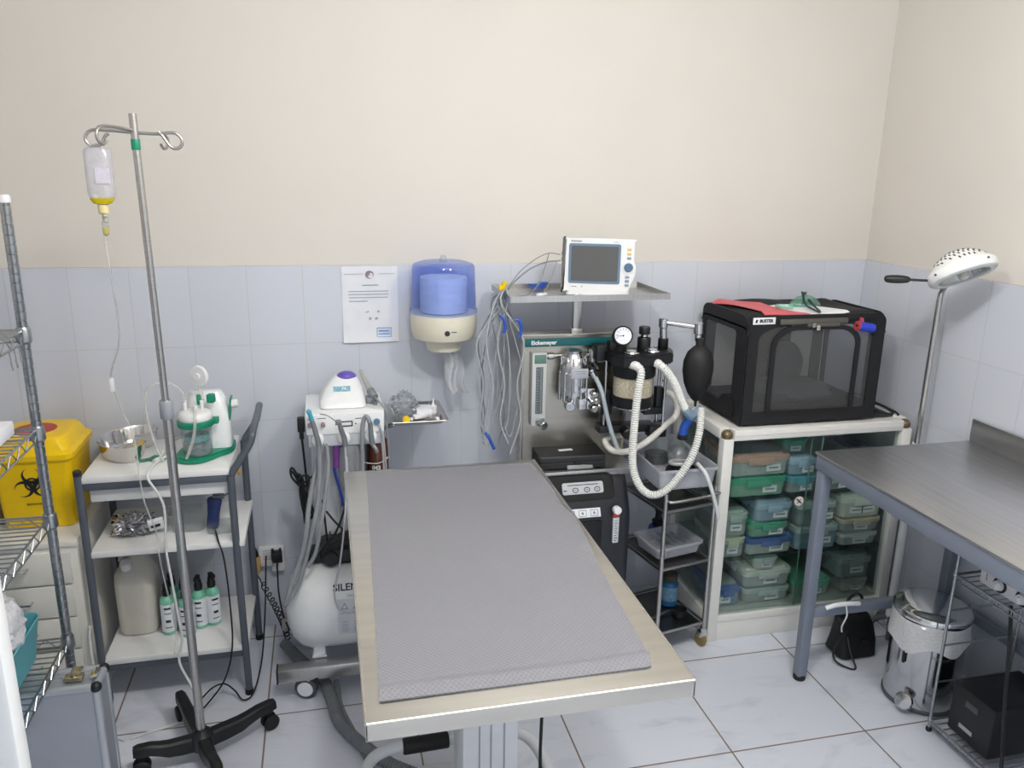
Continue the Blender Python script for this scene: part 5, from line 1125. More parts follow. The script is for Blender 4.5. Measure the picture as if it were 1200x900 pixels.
container(1.935, 2.07, .661, .715, 'clear', 'clear', 'small clear container on the flat grey one, top shelf', .5, y0=-.38)
container(1.500, 1.618, .336, .428, 'clear', 'yellowish', 'pale-lidded container at the left end of the middle shelf, bottom of its pair', .5)
container(1.498, 1.622, .429, .535, 'clear', 'clear', 'clear container at the left end of the middle shelf, top of its pair', .55)
container(1.625, 1.836, .336, .412, 'clear', 'blue', 'container with dark blue lid, lowest of its stack on the middle shelf', .62)
container(1.632, 1.800, .413, .480, 'green', 'green', 'green-lidded container in the centre of the blue-lidded stack', .68)
container(1.650, 1.815, .481, .566, 'blue', 'paleblue', 'pale blue lidded container on top of the green-lidded one, middle shelf', .66)
container(1.843, 2.045, .336, .445, 'blue', 'clear', 'deep clear container below another behind the table leg, middle shelf', .66)
container(1.843, 2.022, .446, .55, 'grey', 'clear', 'clear container topmost behind the table leg on the middle shelf', .72)
container(2.055, 2.235, .336, .398, 'clear', 'white', 'flat container lowest in the right-hand stack of the middle shelf', .5)
container(2.050, 2.240, .399, .462, 'clear', 'beige', 'container with beige lid in the right-hand stack', .5)
container(2.040, 2.238, .463, .562, 'white', 'white', 'milky container with two stickers topping the right-hand stack', .5, nst=2)
container(1.500, 1.620, .116, .205, 'blue', 'blue', 'blue container at the bottom left of the cabinet', .4)
container(1.632, 1.845, .116, .187, 'clear', 'clear', 'wide clear container on the cabinet floor beside the blue one', .6)
container(1.625, 1.845, .188, .268, 'clear', 'white', 'second wide container up in the bottom shelf stack', .55)
container(1.668, 1.775, .269, .325, 'white', 'clear', 'small pale container topping the bottom shelf stack', .5)
container(1.868, 2.04, .116, .195, 'mint', 'mint', 'pale green container on the cabinet floor behind the table leg', .55)
container(2.065, 2.225, .185, .285, 'grey', 'grey', 'clear grey container on a paper-covered one at bottom right', .55)
container(2.10, 2.22, .116, .184, 'white', 'grey', 'small paper-covered container at bottom right of the cabinet', .5)
m = MB(); x0, x1, y0, y1, z = 2.01, 2.15, -.43, -.28, .79
single('plastic_bag', lump((1.555, -.36, .625), (.05, .05, .03), 44), FILM, 'crumpled clear bag at the left end of the top cabinet shelf', 'bag') if False else None
m = MB(); m.frame(rr2(x0, x1, y0, y1, .01), rr2(x0 + .012, x1 - .012, y0 + .012, y1 - .012, .008), .06, M.Translation((0, 0, .718)))
for k in range(4): m.bb(x0 + .02 + k * .03, x0 + .03 + k * .03, y0 + .005, y1 - .005, .768, .776)
single('slotted_tray', m, DKSTEEL, 'dark slotted tray at the right of the top cabinet shelf', 'tray')

# ================================================================ soft pet crate on the cabinet
NY = mat('black_nylon', '15161a', .75, 0, .15, 40, bump=.3, bscale=300)
MESHW = glass('grey_mesh_window', 'ecedee', .02, .4, .07, 'c4c4c4')
kx0, kx1, ky0, ky1, kz0, kz1 = 1.535, 2.118, -.435, -.055, .902, 1.335
t = thing('pet_crate', 'black fabric pet crate with mesh windows on top of the glass cabinet', 'pet crate', (1.826, -.245, .902))
kr = .03
# floor and corner-rounded shell
m = MB(); m.loft([rr((kx0 + kx1) / 2, (ky0 + ky1) / 2, z, kx1 - kx0 - s, ky1 - ky0 - s, .02) for z, s in ((kz0, .02), (kz0 + .006, .002), (kz0 + .03, 0), (kz0 + .032, .03))]); part('floor_panel', m, NY, t)
def dome(u, v):
    x = kx0 - .004 + (kx1 - kx0 + .008) * u; yq = ky0 - .004 + (ky1 - ky0 + .008) * v
    e = min(u, 1 - u) * (kx1 - kx0); e2 = min(v, 1 - v) * (ky1 - ky0)
    z = kz1 - .05 * max(0, 1 - e / .05) ** 2 - .03 * max(0, 1 - e2 / .035) ** 2 + .006 * math.sin(u * 9 + v * 5) * min(1, e * 8) - .012 * math.sin(u * PI) * math.sin(v * PI)
    return (x, yq, z)
part('roof_panel', MB().grid(dome, 30, 22, .006), NY, t)
zt = kz1 - .028
def arch(x0, x1, z0, z1, r0, r1=None, n=8):
    r1 = r0 if r1 is None else r1; P = [(x0, z0), (x1, z0)]
    for i in range(n + 1): a = PI / 2 * i / n; P.append((x1 - r0 + r0 * math.cos(a), z1 - r1 + r1 * math.sin(a)))
    for i in range(n + 1): a = PI / 2 + PI / 2 * i / n; P.append((x0 + r0 + r0 * math.cos(a), z1 - r1 + r1 * math.sin(a)))
    return P
def outer(x0, x1, z0, z1, n=8): return arch(x0, x1, z0, z1, .05, .035, n)
m = MB(M(((1, 0, 0, 0), (0, 0, -1, ky0 + .004), (0, 1, 0, 0), (0, 0, 0, 1))))
m.frame(outer(kx0, kx1, kz0 + .004, zt + .024), arch(1.577, 2.066, .955, 1.292, .13, .055), .008)
fp = part('front_panel', m, NY, t)
m = MB(M(((1, 0, 0, 0), (0, 0, -1, ky0 + .002), (0, 1, 0, 0), (0, 0, 0, 1)))); m.prism(arch(1.57, 2.07, .95, 1.296, .13, .055), .0012); part('mesh_window', m, MESHW, t, 'grey mesh front window')
m = MB(M(((1, 0, 0, 0), (0, 0, -1, ky0 - .003), (0, 1, 0, 0), (0, 0, 0, 1)))); m.frame(arch(1.630, 2.012, .948, 1.290, .10, .075), arch(1.650, 1.993, .958, 1.273, .088, .063), .006); part('door_piping', m, NY, t, 'black zip piping of the door')
m = MB(); m.box((1.80, ky0 - .008, 1.306), (.29, .012, .022), .006); m.box((1.84, ky0 - .01, 1.291), (.14, .010, .014), .005); part('rolled_flap', m, mat('grey_brown_webbing', '55524d', .7, 0, .1), t, 'grey rolled flap')
m = MB(); m.box((1.797, ky0 - .016, 1.292), (.022, .008, .018), .002, .4); m.box((1.815, ky0 - .016, 1.282), (.014, .008, .02), .002, -.3); part('buckle', m, mat('nickel', 'b7b3a8', .25, .9), t, 'nickel zip pulls')
SIDE = M(((0, 0, -1, kx0 + .004), (1, 0, 0, 0), (0, 1, 0, 0), (0, 0, 0, 1)))
def sidep(xx, sgn):
    mx = M(((0, 0, -sgn, xx), (1, 0, 0, 0), (0, 1, 0, 0), (0, 0, 0, 1)))
    m = MB(mx); m.frame(arch(ky0 + .005, ky1 - .005, kz0 + .004, zt + .022, .05, .035), arch(ky0 + .085, ky1 - .03, .96, 1.262, .02), .008); p_ = part('side_panel', m, NY, t)
    m = MB(mx); m.prism(arch(ky0 + .08, ky1 - .025, .955, 1.267, .02), .0012, M.Translation((0, 0, .002))); part('mesh_window', m, MESHW, t, 'grey mesh side window')
sidep(kx0 + .004, 1); sidep(kx1 - .004, -1)
m = MB(); m.grid(lambda u, v: (kx0 - .006, ky0 + .06 + .11 * u, .915 + .085 * v * math.sin(PI * (.12 + .76 * u)) ** .5), 10, 6, .004, (-1, 0, 0)); part('side_pocket', m, NY, t)
mx = M(((1, 0, 0, 0), (0, 0, -1, ky1 - .002), (0, 1, 0, 0), (0, 0, 0, 1)))
m = MB(mx); m.frame(arch(kx0 + .01, kx1 - .01, kz0 + .004, zt + .02, .05, .035), arch(kx0 + .06, kx1 - .06, .96, 1.27, .05), .006); m.bb(1.80, 1.95, .95, 1.28, -.004, .008); part('back_panel', m, NY, t)
m = MB(mx); m.prism(arch(kx0 + .055, kx1 - .055, .955, 1.275, .05), .0012, M.Translation((0, 0, .001))); part('mesh_window', m, mat('grey_beige_mesh', 'dcd9d1', .8, 0, .05, 60, alpha=.12), t, 'grey back window')
m = MB(); m.box((1.590, ky0 - .0075, 1.312), (.092, .003, .026), .001); lb = part('name_label', m, WHITE, t, 'white label with black lettering')
m = MB(FRONT(1.598, ky0 - .0094, 1.312)); m.text('BUSTER', .016, M.Identity(4), .0003, .0008); m.prism([(-.046, -.006), (-.038, -.006), (-.035, .006), (-.043, .006)], .0006); part('lettering', m, INK, lb)
# what lies in the crate
single('blanket', lump((1.86, -.22, .975), (.20, .12, .052), 52, 26, 12, .22), mat('charcoal_blanket', '33353a', .8, 0, .2, 12, bump=.5, bscale=40), 'dark crumpled blanket inside the pet crate', 'blanket')
DKF = mat('dark_grey_fabric', '3b3e44', .7, 0, .12, 14)
single('folded_bag', lump((1.885, -.13, 1.06), (.085, .05, .10), 61, 24, 13, .12), DKF, 'dark grey folded bag standing at the back inside the crate', 'bag')
# on top of it
RED = mat('red_folder', 'd9646a', .45, 0, .04)
def onroof(x, yq):
    return dome((x - kx0 + .004) / (kx1 - kx0 + .008), (yq - ky0 + .004) / (ky1 - ky0 + .008))[2]
def lay(name, P, mm, label, cat, lift=.003, th=.001, curlf=None):
    # four corners, bilinear, resting on the roof
    def fn(u, v):
        a = V(P[0]).lerp(V(P[1]), u); b = V(P[3]).lerp(V(P[2]), u); q = a.lerp(b, v)
        return (q.x, q.y, onroof(min(max(q.x, kx0), kx1), min(max(q.y, ky0), ky1)) + lift + (curlf(u, v) if curlf else 0))
    return single(name, MB().grid(fn, 18, 16, th), mm, label, cat)
lay('document_folder', [(1.60, -.425), (1.80, -.43), (1.73, -.16), (1.545, -.10)], RED, 'red plastic folder on the left of the pet crate roof', 'folder', .006, .002, lambda u, v: .01 * v * (1 - u))
lay('paper_sheet', [(1.74, -.43), (1.965, -.42), (1.90, -.21), (1.71, -.20)], PAPER, 'white paper sheet sticking out right of the red folder', 'paper', .003, .0008)
t = thing('oxygen_mask', 'clear green face mask with dark strap on the white paper sheet', 'mask', (1.86, -.25, 1.335))
m = MB(); ring = []
for k, (s, dz) in enumerate(((1.0, .006), (1.02, .014), (.9, .026), (.6, .042), (.3, .050), (.08, .052))):
    ring.append([V((1.885 + .065 * s * math.cos(a * PI / 14), -.24 + .038 * s * math.sin(a * PI / 14), 1.322 + dz)) for a in range(28)])
m.loft(ring, (False, True)); part('mask_shell', m, glass('clear_green', 'b9e0d2', .1, .05, .25, 'a4d6c4'), t)
part('tube', MB().tube([(1.84, -.25, 1.345), (1.80, -.27, 1.338), (1.76, -.25, 1.336), (1.74, -.28, 1.337), (1.79, -.31, 1.337)], .006, 8), glass('mint_tube', 'bfe5d8', .1, .05, .4, 'a9dccb'), t)
m = MB(); m.tube([(1.87, -.235, 1.385), (1.865, -.25, 1.375), (1.85, -.30, 1.345), (1.84, -.36, 1.338), (1.835, -.41, 1.336), (1.85, -.395, 1.336), (1.87, -.33, 1.342), (1.88, -.27, 1.36)], .004, 7); m.box((1.872, -.25, 1.382), (.03, .012, .01), .003, .8); part('strap', m, mat('dark_green_strap', '15302c', .5), t, 'dark strap')
t = thing('bandage_roll', 'blue bandage roll with red core on the right front of the crate roof', 'bandage', (2.03, -.445, 1.27))
m = MB(); m.cyl((1.985, -.452, 1.285), (2.055, -.45, 1.273), .0175, n=26, bev=.002); part('roll', m, mat('royal_blue_bandage', '2f43c4', .7, 0, .1, 60), t)
m = MB(); m.cyl((1.979, -.4525, 1.286), (1.9855, -.452, 1.285), .0185, n=24); m.cyl((1.995, -.43, 1.298), (2.01, -.43, 1.296), .02, n=22); part('core', m, mat('red_core', 'b5434f', .5, 0, .1), t, 'dull red core'); m = MB(); m.cyl((1.9785, -.4526, 1.286), (1.9795, -.4525, 1.286), .006, n=14); part('core_hole', m, BLACK, t)
# cables beside the crate
for k, pts in enumerate(([(2.13, -.38, .905), (2.17, -.30, .915), (2.22, -.28, .92), (2.25, -.34, .912), (2.24, -.40, .905), (2.19, -.40, .91), (2.16, -.33, .918), (2.21, -.24, .915), (2.26, -.30, .91)],
                          [(2.13, -.30, .905), (2.16, -.22, .93), (2.20, -.20, .935), (2.25, -.27, .915), (2.262, -.38, .906), (2.25, -.42, .904)])):
    single('black_cable', MB().tube(pts, .0045, 7), CABLE, ('tangled black cable on the cabinet top beside the crate', 'single black cable arching over the tangle beside the crate')[k], 'cable')
single('dark_pad', MB().bb(2.125, 2.225, -.42, -.18, .9005, .906, .002), mat('dark_mat', '2a2c30', .6), 'thin dark pad under the cables beside the crate', 'pad')

# ================================================================ examination lamp
t = thing('examination_lamp', 'white examination lamp with slotted round head on a steel pole', 'lamp', (2.235, -.56, 0))
part('pole', MB().cyl((2.232, -.56, .05), (2.238, -.56, 1.40), .0105, n=18), STEEL, t)
part('pole_brightener', MB().cyl((2.232, -.56, .05), (2.235, -.56, .83), .0165, n=20), WHITE, t, 'white sleeve added to brighten the lower pole')  # added white sleeve, stands in for the bright reflection on the lower pole
m = MB(); m.tube([(2.238, -.56, 1.38), (2.238, -.565, 1.43), (2.222, -.62, 1.475), (2.195, -.69, 1.505)], .010, 12); part('neck', m, STEEL, t)
m = MB()
for k in range(5):
    a = 2 * PI * k / 5 + .3; m.tube([(2.232, -.56, .07), (2.232 + .05 * math.cos(a), -.56 + .05 * math.sin(a), .06), (2.232 + .07 * math.cos(a), -.56 + .07 * math.sin(a), .03), (2.232 + .078 * math.cos(a), -.56 + .078 * math.sin(a), .006)], .010, 8)
part('base', m, DKSTEEL, t)
hc = V((2.130, -.775, 1.515)); ax = V((-.12, .50, .85)).normalized()            # axis out of the crown
xx = (V((1, -.45, .12)) - ax * V((1, -.45, .12)).dot(ax)).normalized(); yy_ = ax.cross(xx)
HM = M(((xx.x, yy_.x, ax.x, hc.x), (xx.y, yy_.y, ax.y, hc.y), (xx.z, yy_.z, ax.z, hc.z), (0, 0, 0, 1)))
LW = mat('lamp_white', 'f0f1f1', .3, 0, .02, coat=.3)
m = MB(HM); m.lathe([(.104, -.002), (.108, .0), (.112, .012), (.110, .026), (.106, .032), (.099, .037), (.074, .064), (.050, .080), (.030, .088), (.005, .090)], n=48, cap=(False, True)); hd = part('lamp_head', m, LW, t, 'white round lamp head')
def domez(rad):
    P = [(.106, .032), (.099, .037), (.074, .064), (.050, .080), (.030, .088), (.0, .090)]
    for (r0, z0), (r1, z1) in zip(P, P[1:]):
        if r1 <= rad <= r0: return z1 + (z0 - z1) * (rad - r1) / (r0 - r1)
    return .03
m = MB(HM)
for iy in range(-5, 6):
    for ix in range(-5, 6):
        x, yq = ix * .0155 + (.0078 if iy % 2 else 0), iy * .017
        rad = math.hypot(x, yq)
        if rad < .089:
            n = V((x, yq, .08 if rad > .05 else .1 if rad > .03 else .3)).normalized(); q = V((0, 0, 1)).rotation_difference(n).to_matrix().to_4x4()
            m.box((x, yq, domez(rad) - .0002), (.0046, .0125, .0022), 0, q.to_3x3())
part('vent_slots', m, mat('dark_slot', '2b2d2f', .6), hd, 'dark vent slots')
m = MB(HM)
for a in (.4, 2.0, 3.6, 5.2): m.cyl((.1115 * math.cos(a), .1115 * math.sin(a), .018), (.1145 * math.cos(a), .1145 * math.sin(a), .018), .004, n=10)
part('screw', m, mat('grey_screw', '6f7478', .3, .8), hd)
m = MB(HM); m.lathe([(.108, .0), (.104, -.004), (.086, -.006), (.082, -.003), (.081, .004)], n=44, cap=(False, False)); part('bezel', m, mat('pale_grey_ring', 'd3d5d6', .35), hd)
m = MB(HM); m.lathe([(.081, .004), (.07, .03), (.03, .045), (.004, .047)], n=36, cap=(False, True)); part('reflector', m, mat('reflector', 'c9cdd0', .08, 1, .05), hd)
m = MB(HM); m.lathe([(.082, -.002), (.06, -.005), (.003, -.007)], n=36, cap=(False, False)); part('lens', m, CLEAR, hd, 'clear lens')
m = MB(HM); m.cyl((0, 0, .008), (0, 0, .04), .02, n=20); m.sph((0, 0, .006), .02, 16, 9); part('bulb', m, mat('bulb', 'd9d4c8', .15, .2), hd)
m = MB(HM)
m.tube([(-.106, .01, .018), (-.14, .012, .031), (-.165, .014, .041)], .0045, 10); m.tube([(-.16, .014, .039), (-.17, .014, .043), (-.19, .016, .051), (-.215, .018, .060), (-.232, .02, .067), (-.238, .02, .069)], lambda i, k: (.006, .0145)[1] * (math.sin(PI * (i + 1) / (k + 1)) ** .5), 12); part('handle', m, BLACK, hd, 'black rod handle with oval grip')
# ================================================================ steel work table at the right
t = thing('steel_work_table', 'stainless work table with blue-grey legs and low backsplash at the right', 'table', (1.99, -1.4, 0))
wx0, wx1, wy0, wy1 = 1.657, 2.308, -2.15, -.745
TOPS = mat('worn_stainless_top', 'cfcfd0', .36, 1, .06, 3, stretch=(20, 1, 1))
m = MB(); m.bb(wx0, wx1, wy0, wy1, .893, .902, .002); tp = part('table_top', m, TOPS, t, 'brushed stainless top')
m = MB(); m.bb(wx1 - .012, wx1 + .002, wy0, wy1, .90, .985, .002); part('backsplash', m, TOPS, t)
for x in (wx0 + .004, wx1 - .046): part('apron', MB().bb(x, x + .035, wy0 + .005, wy1 - .005, .838, .892, .003), BLUEGREY, t)
for yy in (wy0 + .005, wy1 - .04): part('apron', MB().bb(wx0 + .04, wx1 - .05, yy, yy + .035, .838, .892, .003), BLUEGREY, t)
for x in (wx0 + .008, wx1 - .05):
    for yy in (wy0 + .008, wy1 - .048):
        lg = part('leg', MB().bb(x, x + .038, yy, yy + .038, .018, .85, .004), BLUEGREY, t)
        part('foot', MB().lathe([(.021, 0), (.023, .004), (.023, .016), (.018, .022)], (x + .019, yy + .019, 0), n=18), BLACKR, lg, 'black foot')
for yy in (wy0 + .012, wy1 - .044): part('stretcher', MB().bb(wx0 + .046, wx1 - .05, yy, yy + .03, .262, .30, .003), BLUEGREY, t)
part('stretcher', MB().bb(wx1 - .046, wx1 - .016, wy0 + .046, wy1 - .048, .262, .30, .003), BLUEGREY, t)

# ================================================================ pedal bin
bx, by = 2.06, -.955
t = thing('pedal_bin', 'round stainless pedal bin with white liner under the work table', 'bin', (bx, by, 0))
MIR = mat('mirror_steel', 'd6d6d6', .12, 1, .02)
MIR2 = mat('bin_steel', 'c6c6c8', .16, 1, .04, 12, stretch=(1, 1, .2))
part('body', MB().lathe([(.118, .014), (.122, .018), (.122, .33), (.118, .335)], (bx, by, 0), n=48), MIR2, t)
part('base_ring', MB().lathe([(.118, .0), (.126, .003), (.126, .013), (.122, .018)], (bx, by, 0), n=48), mat('grey_ring', '5d5f63', .4, .3), t)
lid = part('lid', MB().lathe([(.121, .345), (.128, .348), (.129, .362), (.124, .370), (.116, .372), (.112, .377), (.09, .383), (.05, .388), (.004, .390)], (bx, by, 0), n=56), MIR, t, 'domed mirror lid')
part('pedal', MB().lathe([(.004, 0), (.026, 0), (.031, .005), (.026, .010), (.004, .012)], (bx - .128, by - .075, .05), (-.75, -.55, .45), 24).box((bx - .105, by - .062, .03), (.05, .03, .012), .003, .55), MIR2, t, 'round foot pedal')
m = MB(); rings = []
for z, rd, am in ((.338, .1235, .0), (.345, .128, .01), (.30, .1285, .02), (.262, .132, .05), (.245, .131, .06)):
    rings.append([V((bx + rd * (1 + am * .35 * math.sin(a * PI / 36 * 7 + z * 30)) * math.cos(a * PI / 36), by + rd * (1 + am * .35 * math.sin(a * PI / 36 * 7 + z * 30)) * math.sin(a * PI / 36), z + am * .25 * math.sin(a * PI / 36 * 5) + (.22 * am if z < .3 else 0) * math.cos(a * PI / 36 + .6))) for a in range(72)])
m.loft(rings, (False, False)); part('bin_liner', m, glass('white_liner', 'f8f8f8', .05, .3, .74, 'f0f0f1'), t, 'white translucent liner folded over the rim')
part('carry_slot', MB().box((bx - .122, by - .035, .205), (.008, .012, .055), .003), BLACK, t)

# bag on the floor, cords on the stretcher
m = MB(); S = []
for z, w, d, o in ((.001, .14, .10, 0), (.01, .16, .12, 0), (.07, .155, .10, .005), (.13, .15, .07, .0), (.16, .15, .04, -.01), (.168, .14, .02, -.012)): S.append(rr(1.985 + o, -.655, z, w, d, .02, 5))
m.loft(S); m.box((2.0, -.715, .08), (.03, .004, .02), .001)
pb = thing('floor_bag', 'small black bag slumped on the floor between table leg and bin', 'bag', (1.985, -.655, 0))
part('body', m, BLACKR, pb); part('strap', MB().tube([(1.92, -.66, .165), (1.91, -.70, .26), (1.93, -.72, .30), (1.96, -.715, .27), (1.975, -.68, .20), (1.97, -.66, .16)], .006, 8), CABLE, pb)
single('loose_cable', MB().tube([(1.93, -.70, .13), (1.905, -.71, .12), (1.88, -.70, .06), (1.87, -.72, .02), (1.90, -.76, .006), (1.93, -.77, .006), (1.925, -.74, .05), (1.93, -.70, .10)], .004, 7), CABLE, 'black cable loop on the floor beside the small black bag', 'cable')
m = MB(); m.tube([(1.74, -.80, .305), (1.78, -.805, .316), (1.83, -.805, .316), (1.88, -.80, .308)], .009, 10)
wp = thing('white_plug_lead', 'white plug and thin lead hung over the work table stretcher', 'lead', (1.8, -.79, .2))
part('plug', m, WHITE, wp); part('lead', MB().tube([(1.82, -.808, .31), (1.825, -.812, .27), (1.82, -.80, .22), (1.83, -.79, .19)], .003, 7), WHITEC, wp)
single('white_hose', MB().tube([(1.86, -.735, .255), (1.92, -.73, .24), (1.98, -.728, .25), (2.04, -.728, .27)], .006, 8), WHITEC, 'white cord sagging behind the work table stretcher', 'cord')

# ================================================================ wire rack under the table with strip and battery box
t = thing('wire_rack', 'grey wire rack under the work table holding the power strip', 'rack', (2.12, -1.58, 0))
rx0, rx1, ry0, ry1 = 1.958, 2.25, -2.05, -1.13
for x in (rx0, rx1):
    for yy in (ry0, ry1):
        q = part('post', MB().cyl((x, yy, .0), (x, yy, .80), .0055, n=12), WIRE, t); 
        part('foot', MB().lathe([(.008, 0), (.010, .003), (.010, .012), (.007, .016)], (x, yy, 0), n=12), BLACK, q)
for yy in (ry1, ry0):
    m = MB()
    for z in (.19, .331, .462): m.cyl((rx0, yy, z), (rx1, yy, z), .0035, n=8)
    part('end_bar', m, WIRE, t)
for z in (.043, .594):
    m = MB()
    for x in (rx0, rx1): m.cyl((x, ry0, z), (x, ry1, z), .004, n=8); m.cyl((x, ry0, z - .02), (x, ry1, z - .02), .003, n=8)
    for yy in (ry0, ry1): m.cyl((rx0, yy, z), (rx1, yy, z), .004, n=8)
    k = int((ry1 - ry0) / .028)
    for i in range(1, k): m.tube([(rx0, ry1 - i * .028, z - .02), (rx0 + .001, ry1 - i * .028, z + .002), (rx1, ry1 - i * .028, z + .002)], .0022, 5, smooth=0)
    part('wire_shelf', m, WIRE, t)
    m = MB()
    for x in (rx0, rx1):
        for yy in (ry0, ry1): m.sph((x, yy, z), .0085, 12, 8)
    part('joint', m, WIRE, t)
t = thing('power_strip', 'white power strip with black sockets on the upper wire shelf', 'power strip', (2.02, -1.38, .602))
m = MB(); m.bb(1.985, 2.035, -1.60, -1.195, .6005, .662, .006); part('body', m, WHITE, t)
part('back_cover', MB().bb(2.03, 2.10, -1.60, -1.20, .6005, .664, .005), mat('tan_cover', 'a89a86', .5), t, 'tan rear half')
for k in range(4):
    yy = -1.275 - k * .085; m = MB(); m.cyl((1.986, yy, .63), (1.981, yy, .63), .024, n=24); so = part('socket', m, BLACK, t, 'black round socket')
    if k < 2: part('socket_plug', MB().cyl((1.983, yy, .63), (1.971, yy, .63), .0175, .015, n=20).box((1.968, yy, .63), (.01, .010, .02), .003), WHITE, so, 'white plug')
m = MB(LEFT(1.9845, -1.222, .632) @ M.Rotation(PI / 2, 4, 'Z')); m.text('power', .009, M.Identity(4)); part('lettering', m, mat('red_print', 'b2463e', .5), t)
t = thing('battery_backup', 'black battery backup box on the lowest wire shelf', 'battery box', (2.11, -1.26, .046))
ux0, ux1, uy0, uy1, uz0, uz1 = 1.985, 2.245, -1.345, -1.172, .047, .228
part('body', MB().bb(ux0, ux1, uy0, uy1, uz0, uz1, .008), mat('satin_black', '17181b', .4, 0, .08), t)
m = MB(LEFT(ux0 - .0005, -1.258, .14)); m.box((.0, .04, 0), (.05, .022, .004), .001); part('switch_panel', m, mat('grey_switch', '4c4f54', .4), t); m = MB(LEFT(ux0 - .0005, -1.258, .09)); m.box((-.01, 0, 0), (.055, .014, .002), 0); part('badge', m, mat('silver_badge', 'b4b6b9', .3, .4), t, 'small silver badge')
single('trailing_cable', MB().tube([(1.968, -1.34, .60), (1.955, -1.37, .5), (1.95, -1.40, .3), (1.955, -1.42, .14), (1.985, -1.41, .06), (2.03, -1.44, .05), (2.10, -1.42, .05)], .0055, 8), CABLE, 'black cable dropping from the power strip past the battery box', 'cable')

# ================================================================ examination table in the foreground
t = thing('examination_table', 'large stainless examination table with grey non-slip mat in the foreground', 'table', (.35, -1.25, 0))
ex0, ex1, ey0, ey1, ez = .036, .662, -1.873, -.640, .90
TS = mat('warm_stainless', 'd3d0c9', .34, 1, .05, 3, stretch=(1, 14, 1))
m = MB()
m.bb(ex0, ex1, ey0, ey1, ez - .004, ez, .001); m.bb(ex0, ex1, ey0, ey0 + .003, ez - .036, ez - .001, .001); m.bb(ex0, ex1, ey1 - .003, ey1, ez - .036, ez - .001); m.bb(ex0, ex0 + .003, ey0, ey1, ez - .036, ez - .001); m.bb(ex1 - .003, ex1, ey0, ey1, ez - .036, ez - .001)
for a, b in (((ex0 + .002, ey0 + .001, ez - .001), (ex1 - .002, ey0 + .001, ez - .001)), ((ex1 - .001, ey0 + .002, ez - .001), (ex1 - .001, ey1, ez - .001)), ((ex0 + .001, ey0 + .002, ez - .001), (ex0 + .001, ey1, ez - .001))): m.cyl(a, b, .003, n=8)
part('table_top', m, TS, t, 'stainless table top with turned-down rim')
m = MB(); m.bb(ex0 + .06, ex1 - .06, ey0 + .15, ey1 - .15, ez - .06, ez - .006, .004); part('under_frame', m, DKSTEEL, t)
COLM = mat('white_column', 'dfe2e6', .4, 0, .02)
m = MB(); m.bb(.292, .436, -1.385, -1.235, .05, .84, .004); col = part('column', m, COLM, t, 'white grooved lifting column')
m = MB()
for k in (.335, .365, .40): m.bb(k - .002, k + .002, -1.3862, -1.3845, .06, .83)
part('column_groove', m, mat('groove_grey', '9aa0a8', .5), col)
m = MB(); m.box((.364, -1.31, .035), (.30, .62, .05), .012); part('base_plate', m, COLM, t)
ringp = [(.05, -1.22, .19), (.065, -1.13, .20), (.13, -1.09, .205), (.25, -1.085, .205), (.36, -1.085, .205), (.47, -1.085, .205), (.535, -1.12, .20), (.56, -1.22, .19), (.56, -1.42, .18), (.53, -1.55, .18), (.36, -1.58, .18), (.13, -1.55, .18), (.06, -1.42, .18)]
part('foot_bar', MB().tube(ringp, .017, 14, closed=True, smooth=6), COLM, t, 'white tubular foot bar around the column')
part('grip_sleeve', MB().cyl((.165, -1.088, .2045), (.30, -1.085, .205), .0235, n=20, bev=.003), BLACKR, t, 'black rubber sleeve')
m = MB(); m.cyl((.586, -1.75, .83), (.586, -1.75, .865), .008, n=12); m.box((.586, -1.752, .815), (.03, .02, .026), .005); m.box((.562, -1.754, .812), (.03, .016, .02), .006, .3); m.box((.612, -1.754, .812), (.03, .016, .02), .006, -.3); part('clamp_knob', m, BLACK, t, 'black wing knob under the rim')
m = MB(); m.cyl((.17, -1.55, .84), (.17, -1.55, .87), .012, .014, 12); m.cyl((.17, -1.55, .80), (.17, -1.55, .84), .003, .012, 12); part('hook_pin', m, BLACK, t)
for k, pts in enumerate(([(.44, -1.30, .84), (.445, -1.29, .6), (.435, -1.28, .3), (.45, -1.27, .05)], [(.52, -1.25, .84), (.55, -1.22, .6), (.54, -1.24, .2), (.56, -1.26, .03)])): part('table_cable', MB().tube(pts, .005, 8), CABLE, t, 'black cable')

# grey mat with a fine woven grip pattern
m_, nt, out = nodes('grip_mat'); Lk = nt.links.new
pb = N(nt, 'ShaderNodeBsdfPrincipled', Roughness=.62)
tc = N(nt, 'ShaderNodeTexCoord'); mp = N(nt, 'ShaderNodeMapping'); mp.inputs['Rotation'].default_value = (0, 0, PI / 4); Lk(tc.outputs['UV'], mp.inputs[0])
vo = N(nt, 'ShaderNodeTexVoronoi', Scale=130.0, Randomness=0.0); Lk(mp.outputs[0], vo.inputs['Vector'])
rp = N(nt, 'ShaderNodeValToRGB'); rp.color_ramp.elements[0].position = .22; rp.color_ramp.elements[1].position = .5
rp.color_ramp.elements[0].color = lin('7a7a81'); rp.color_ramp.elements[1].color = lin('85858c'); Lk(vo.outputs['Distance'], rp.inputs[0])
nz = N(nt, 'ShaderNodeTexNoise', Scale=5.0, Detail=6.0); Lk(tc.outputs['Object'], nz.inputs['Vector'])
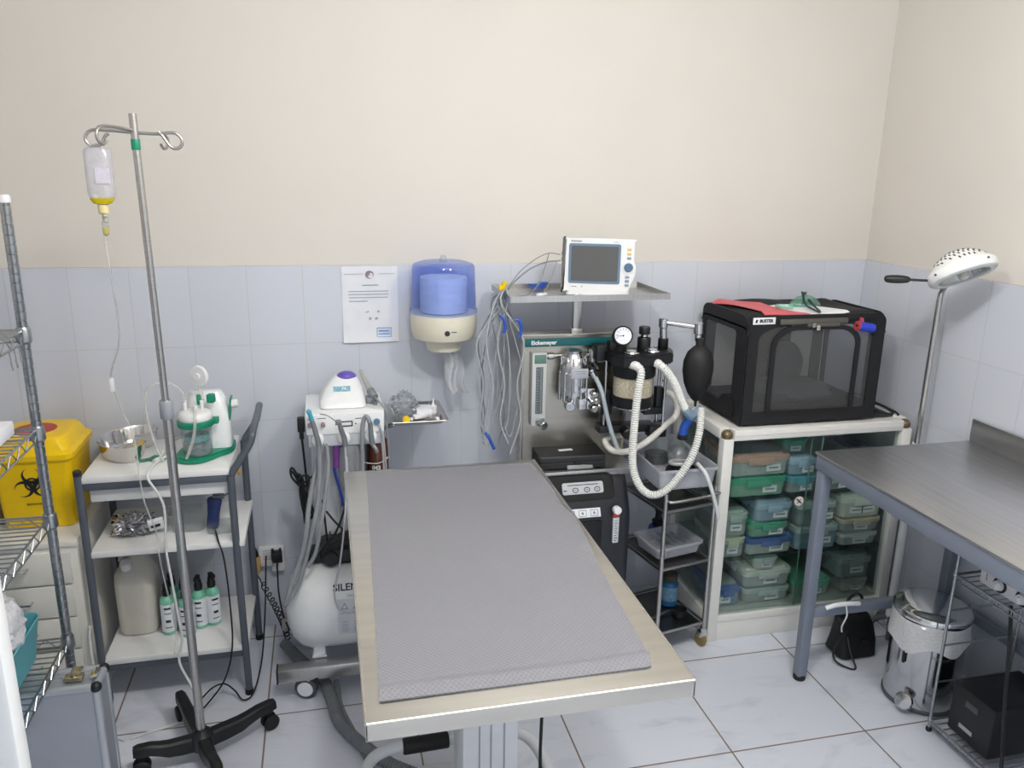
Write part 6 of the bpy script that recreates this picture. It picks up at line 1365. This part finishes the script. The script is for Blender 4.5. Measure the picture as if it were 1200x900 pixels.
r2_ = N(nt, 'ShaderNodeValToRGB'); r2_.color_ramp.elements[0].position = .62; r2_.color_ramp.elements[1].position = .8; r2_.color_ramp.elements[0].color = (0, 0, 0, 1); r2_.color_ramp.elements[1].color = (.25, .25, .25, 1); Lk(nz.outputs['Fac'], r2_.inputs[0])
mx_ = N(nt, 'ShaderNodeMix', data_type='RGBA'); Lk(r2_.outputs[0], mx_.inputs[0]); Lk(rp.outputs[0], mx_.inputs[6]); mx_.inputs[7].default_value = lin('9a9aa2'); Lk(mx_.outputs[2], pb.inputs['Base Color'])
bp_ = N(nt, 'ShaderNodeBump', Strength=.8, Distance=.002); Lk(vo.outputs['Distance'], bp_.inputs['Height']); Lk(bp_.outputs[0], pb.inputs['Normal']); Lk(pb.outputs[0], out.inputs[0])
def edge(v):   # right edge wanders: pulled in toward the far end, a kink two thirds up
    y = -1.83 + 1.16 * v
    K = [(-1.83, .592), (-1.78, .601), (-1.705, .605), (-1.60, .612), (-1.519, .617), (-1.40, .628), (-1.25, .644), (-1.10, .655), (-1.075, .650), (-1.03, .642), (-.947, .648), (-.80, .646), (-.67, .642)]
    for (a, x0), (b, x1) in zip(K, K[1:]):
        if a <= y <= b + 1e-6: return x0 + (x1 - x0) * (y - a) / (b - a)
    return .642
def matf(u, v):
    v_ = v; y = -1.83 + 1.16 * v; x0 = .064 + .04 * max(0, v - .0) ** 1.0; x = x0 + (edge(v) - x0) * u
    z = ez + .0045 + .0012 * math.sin(y * 16 + x * 4) + .0022 * max(0, math.sin(y * 21 + 1.3)) * max(0, u - .72) / .28
    if v < .05:
        k = 1 - v / .05; z += .012 * math.sin(min(1, k * 1.6) * PI / 2) - .012 * max(0, k - .4) / .6; y += .010 * k
    if u > .985: z += .0015
    return (x, y, z)
nu, nv = 50, 120
g = MB().grid(matf, nu, nv, .0035)
o = single('grip_mat', g, m_, 'grey woven non-slip mat covering the examination table', 'mat', ang=60)
uv = o.data.uv_layers.new(name='UVMap')
for lp in o.data.loops:
    c = o.data.vertices[lp.vertex_index].co; uv.data[lp.index].uv = (c.x, c.y)
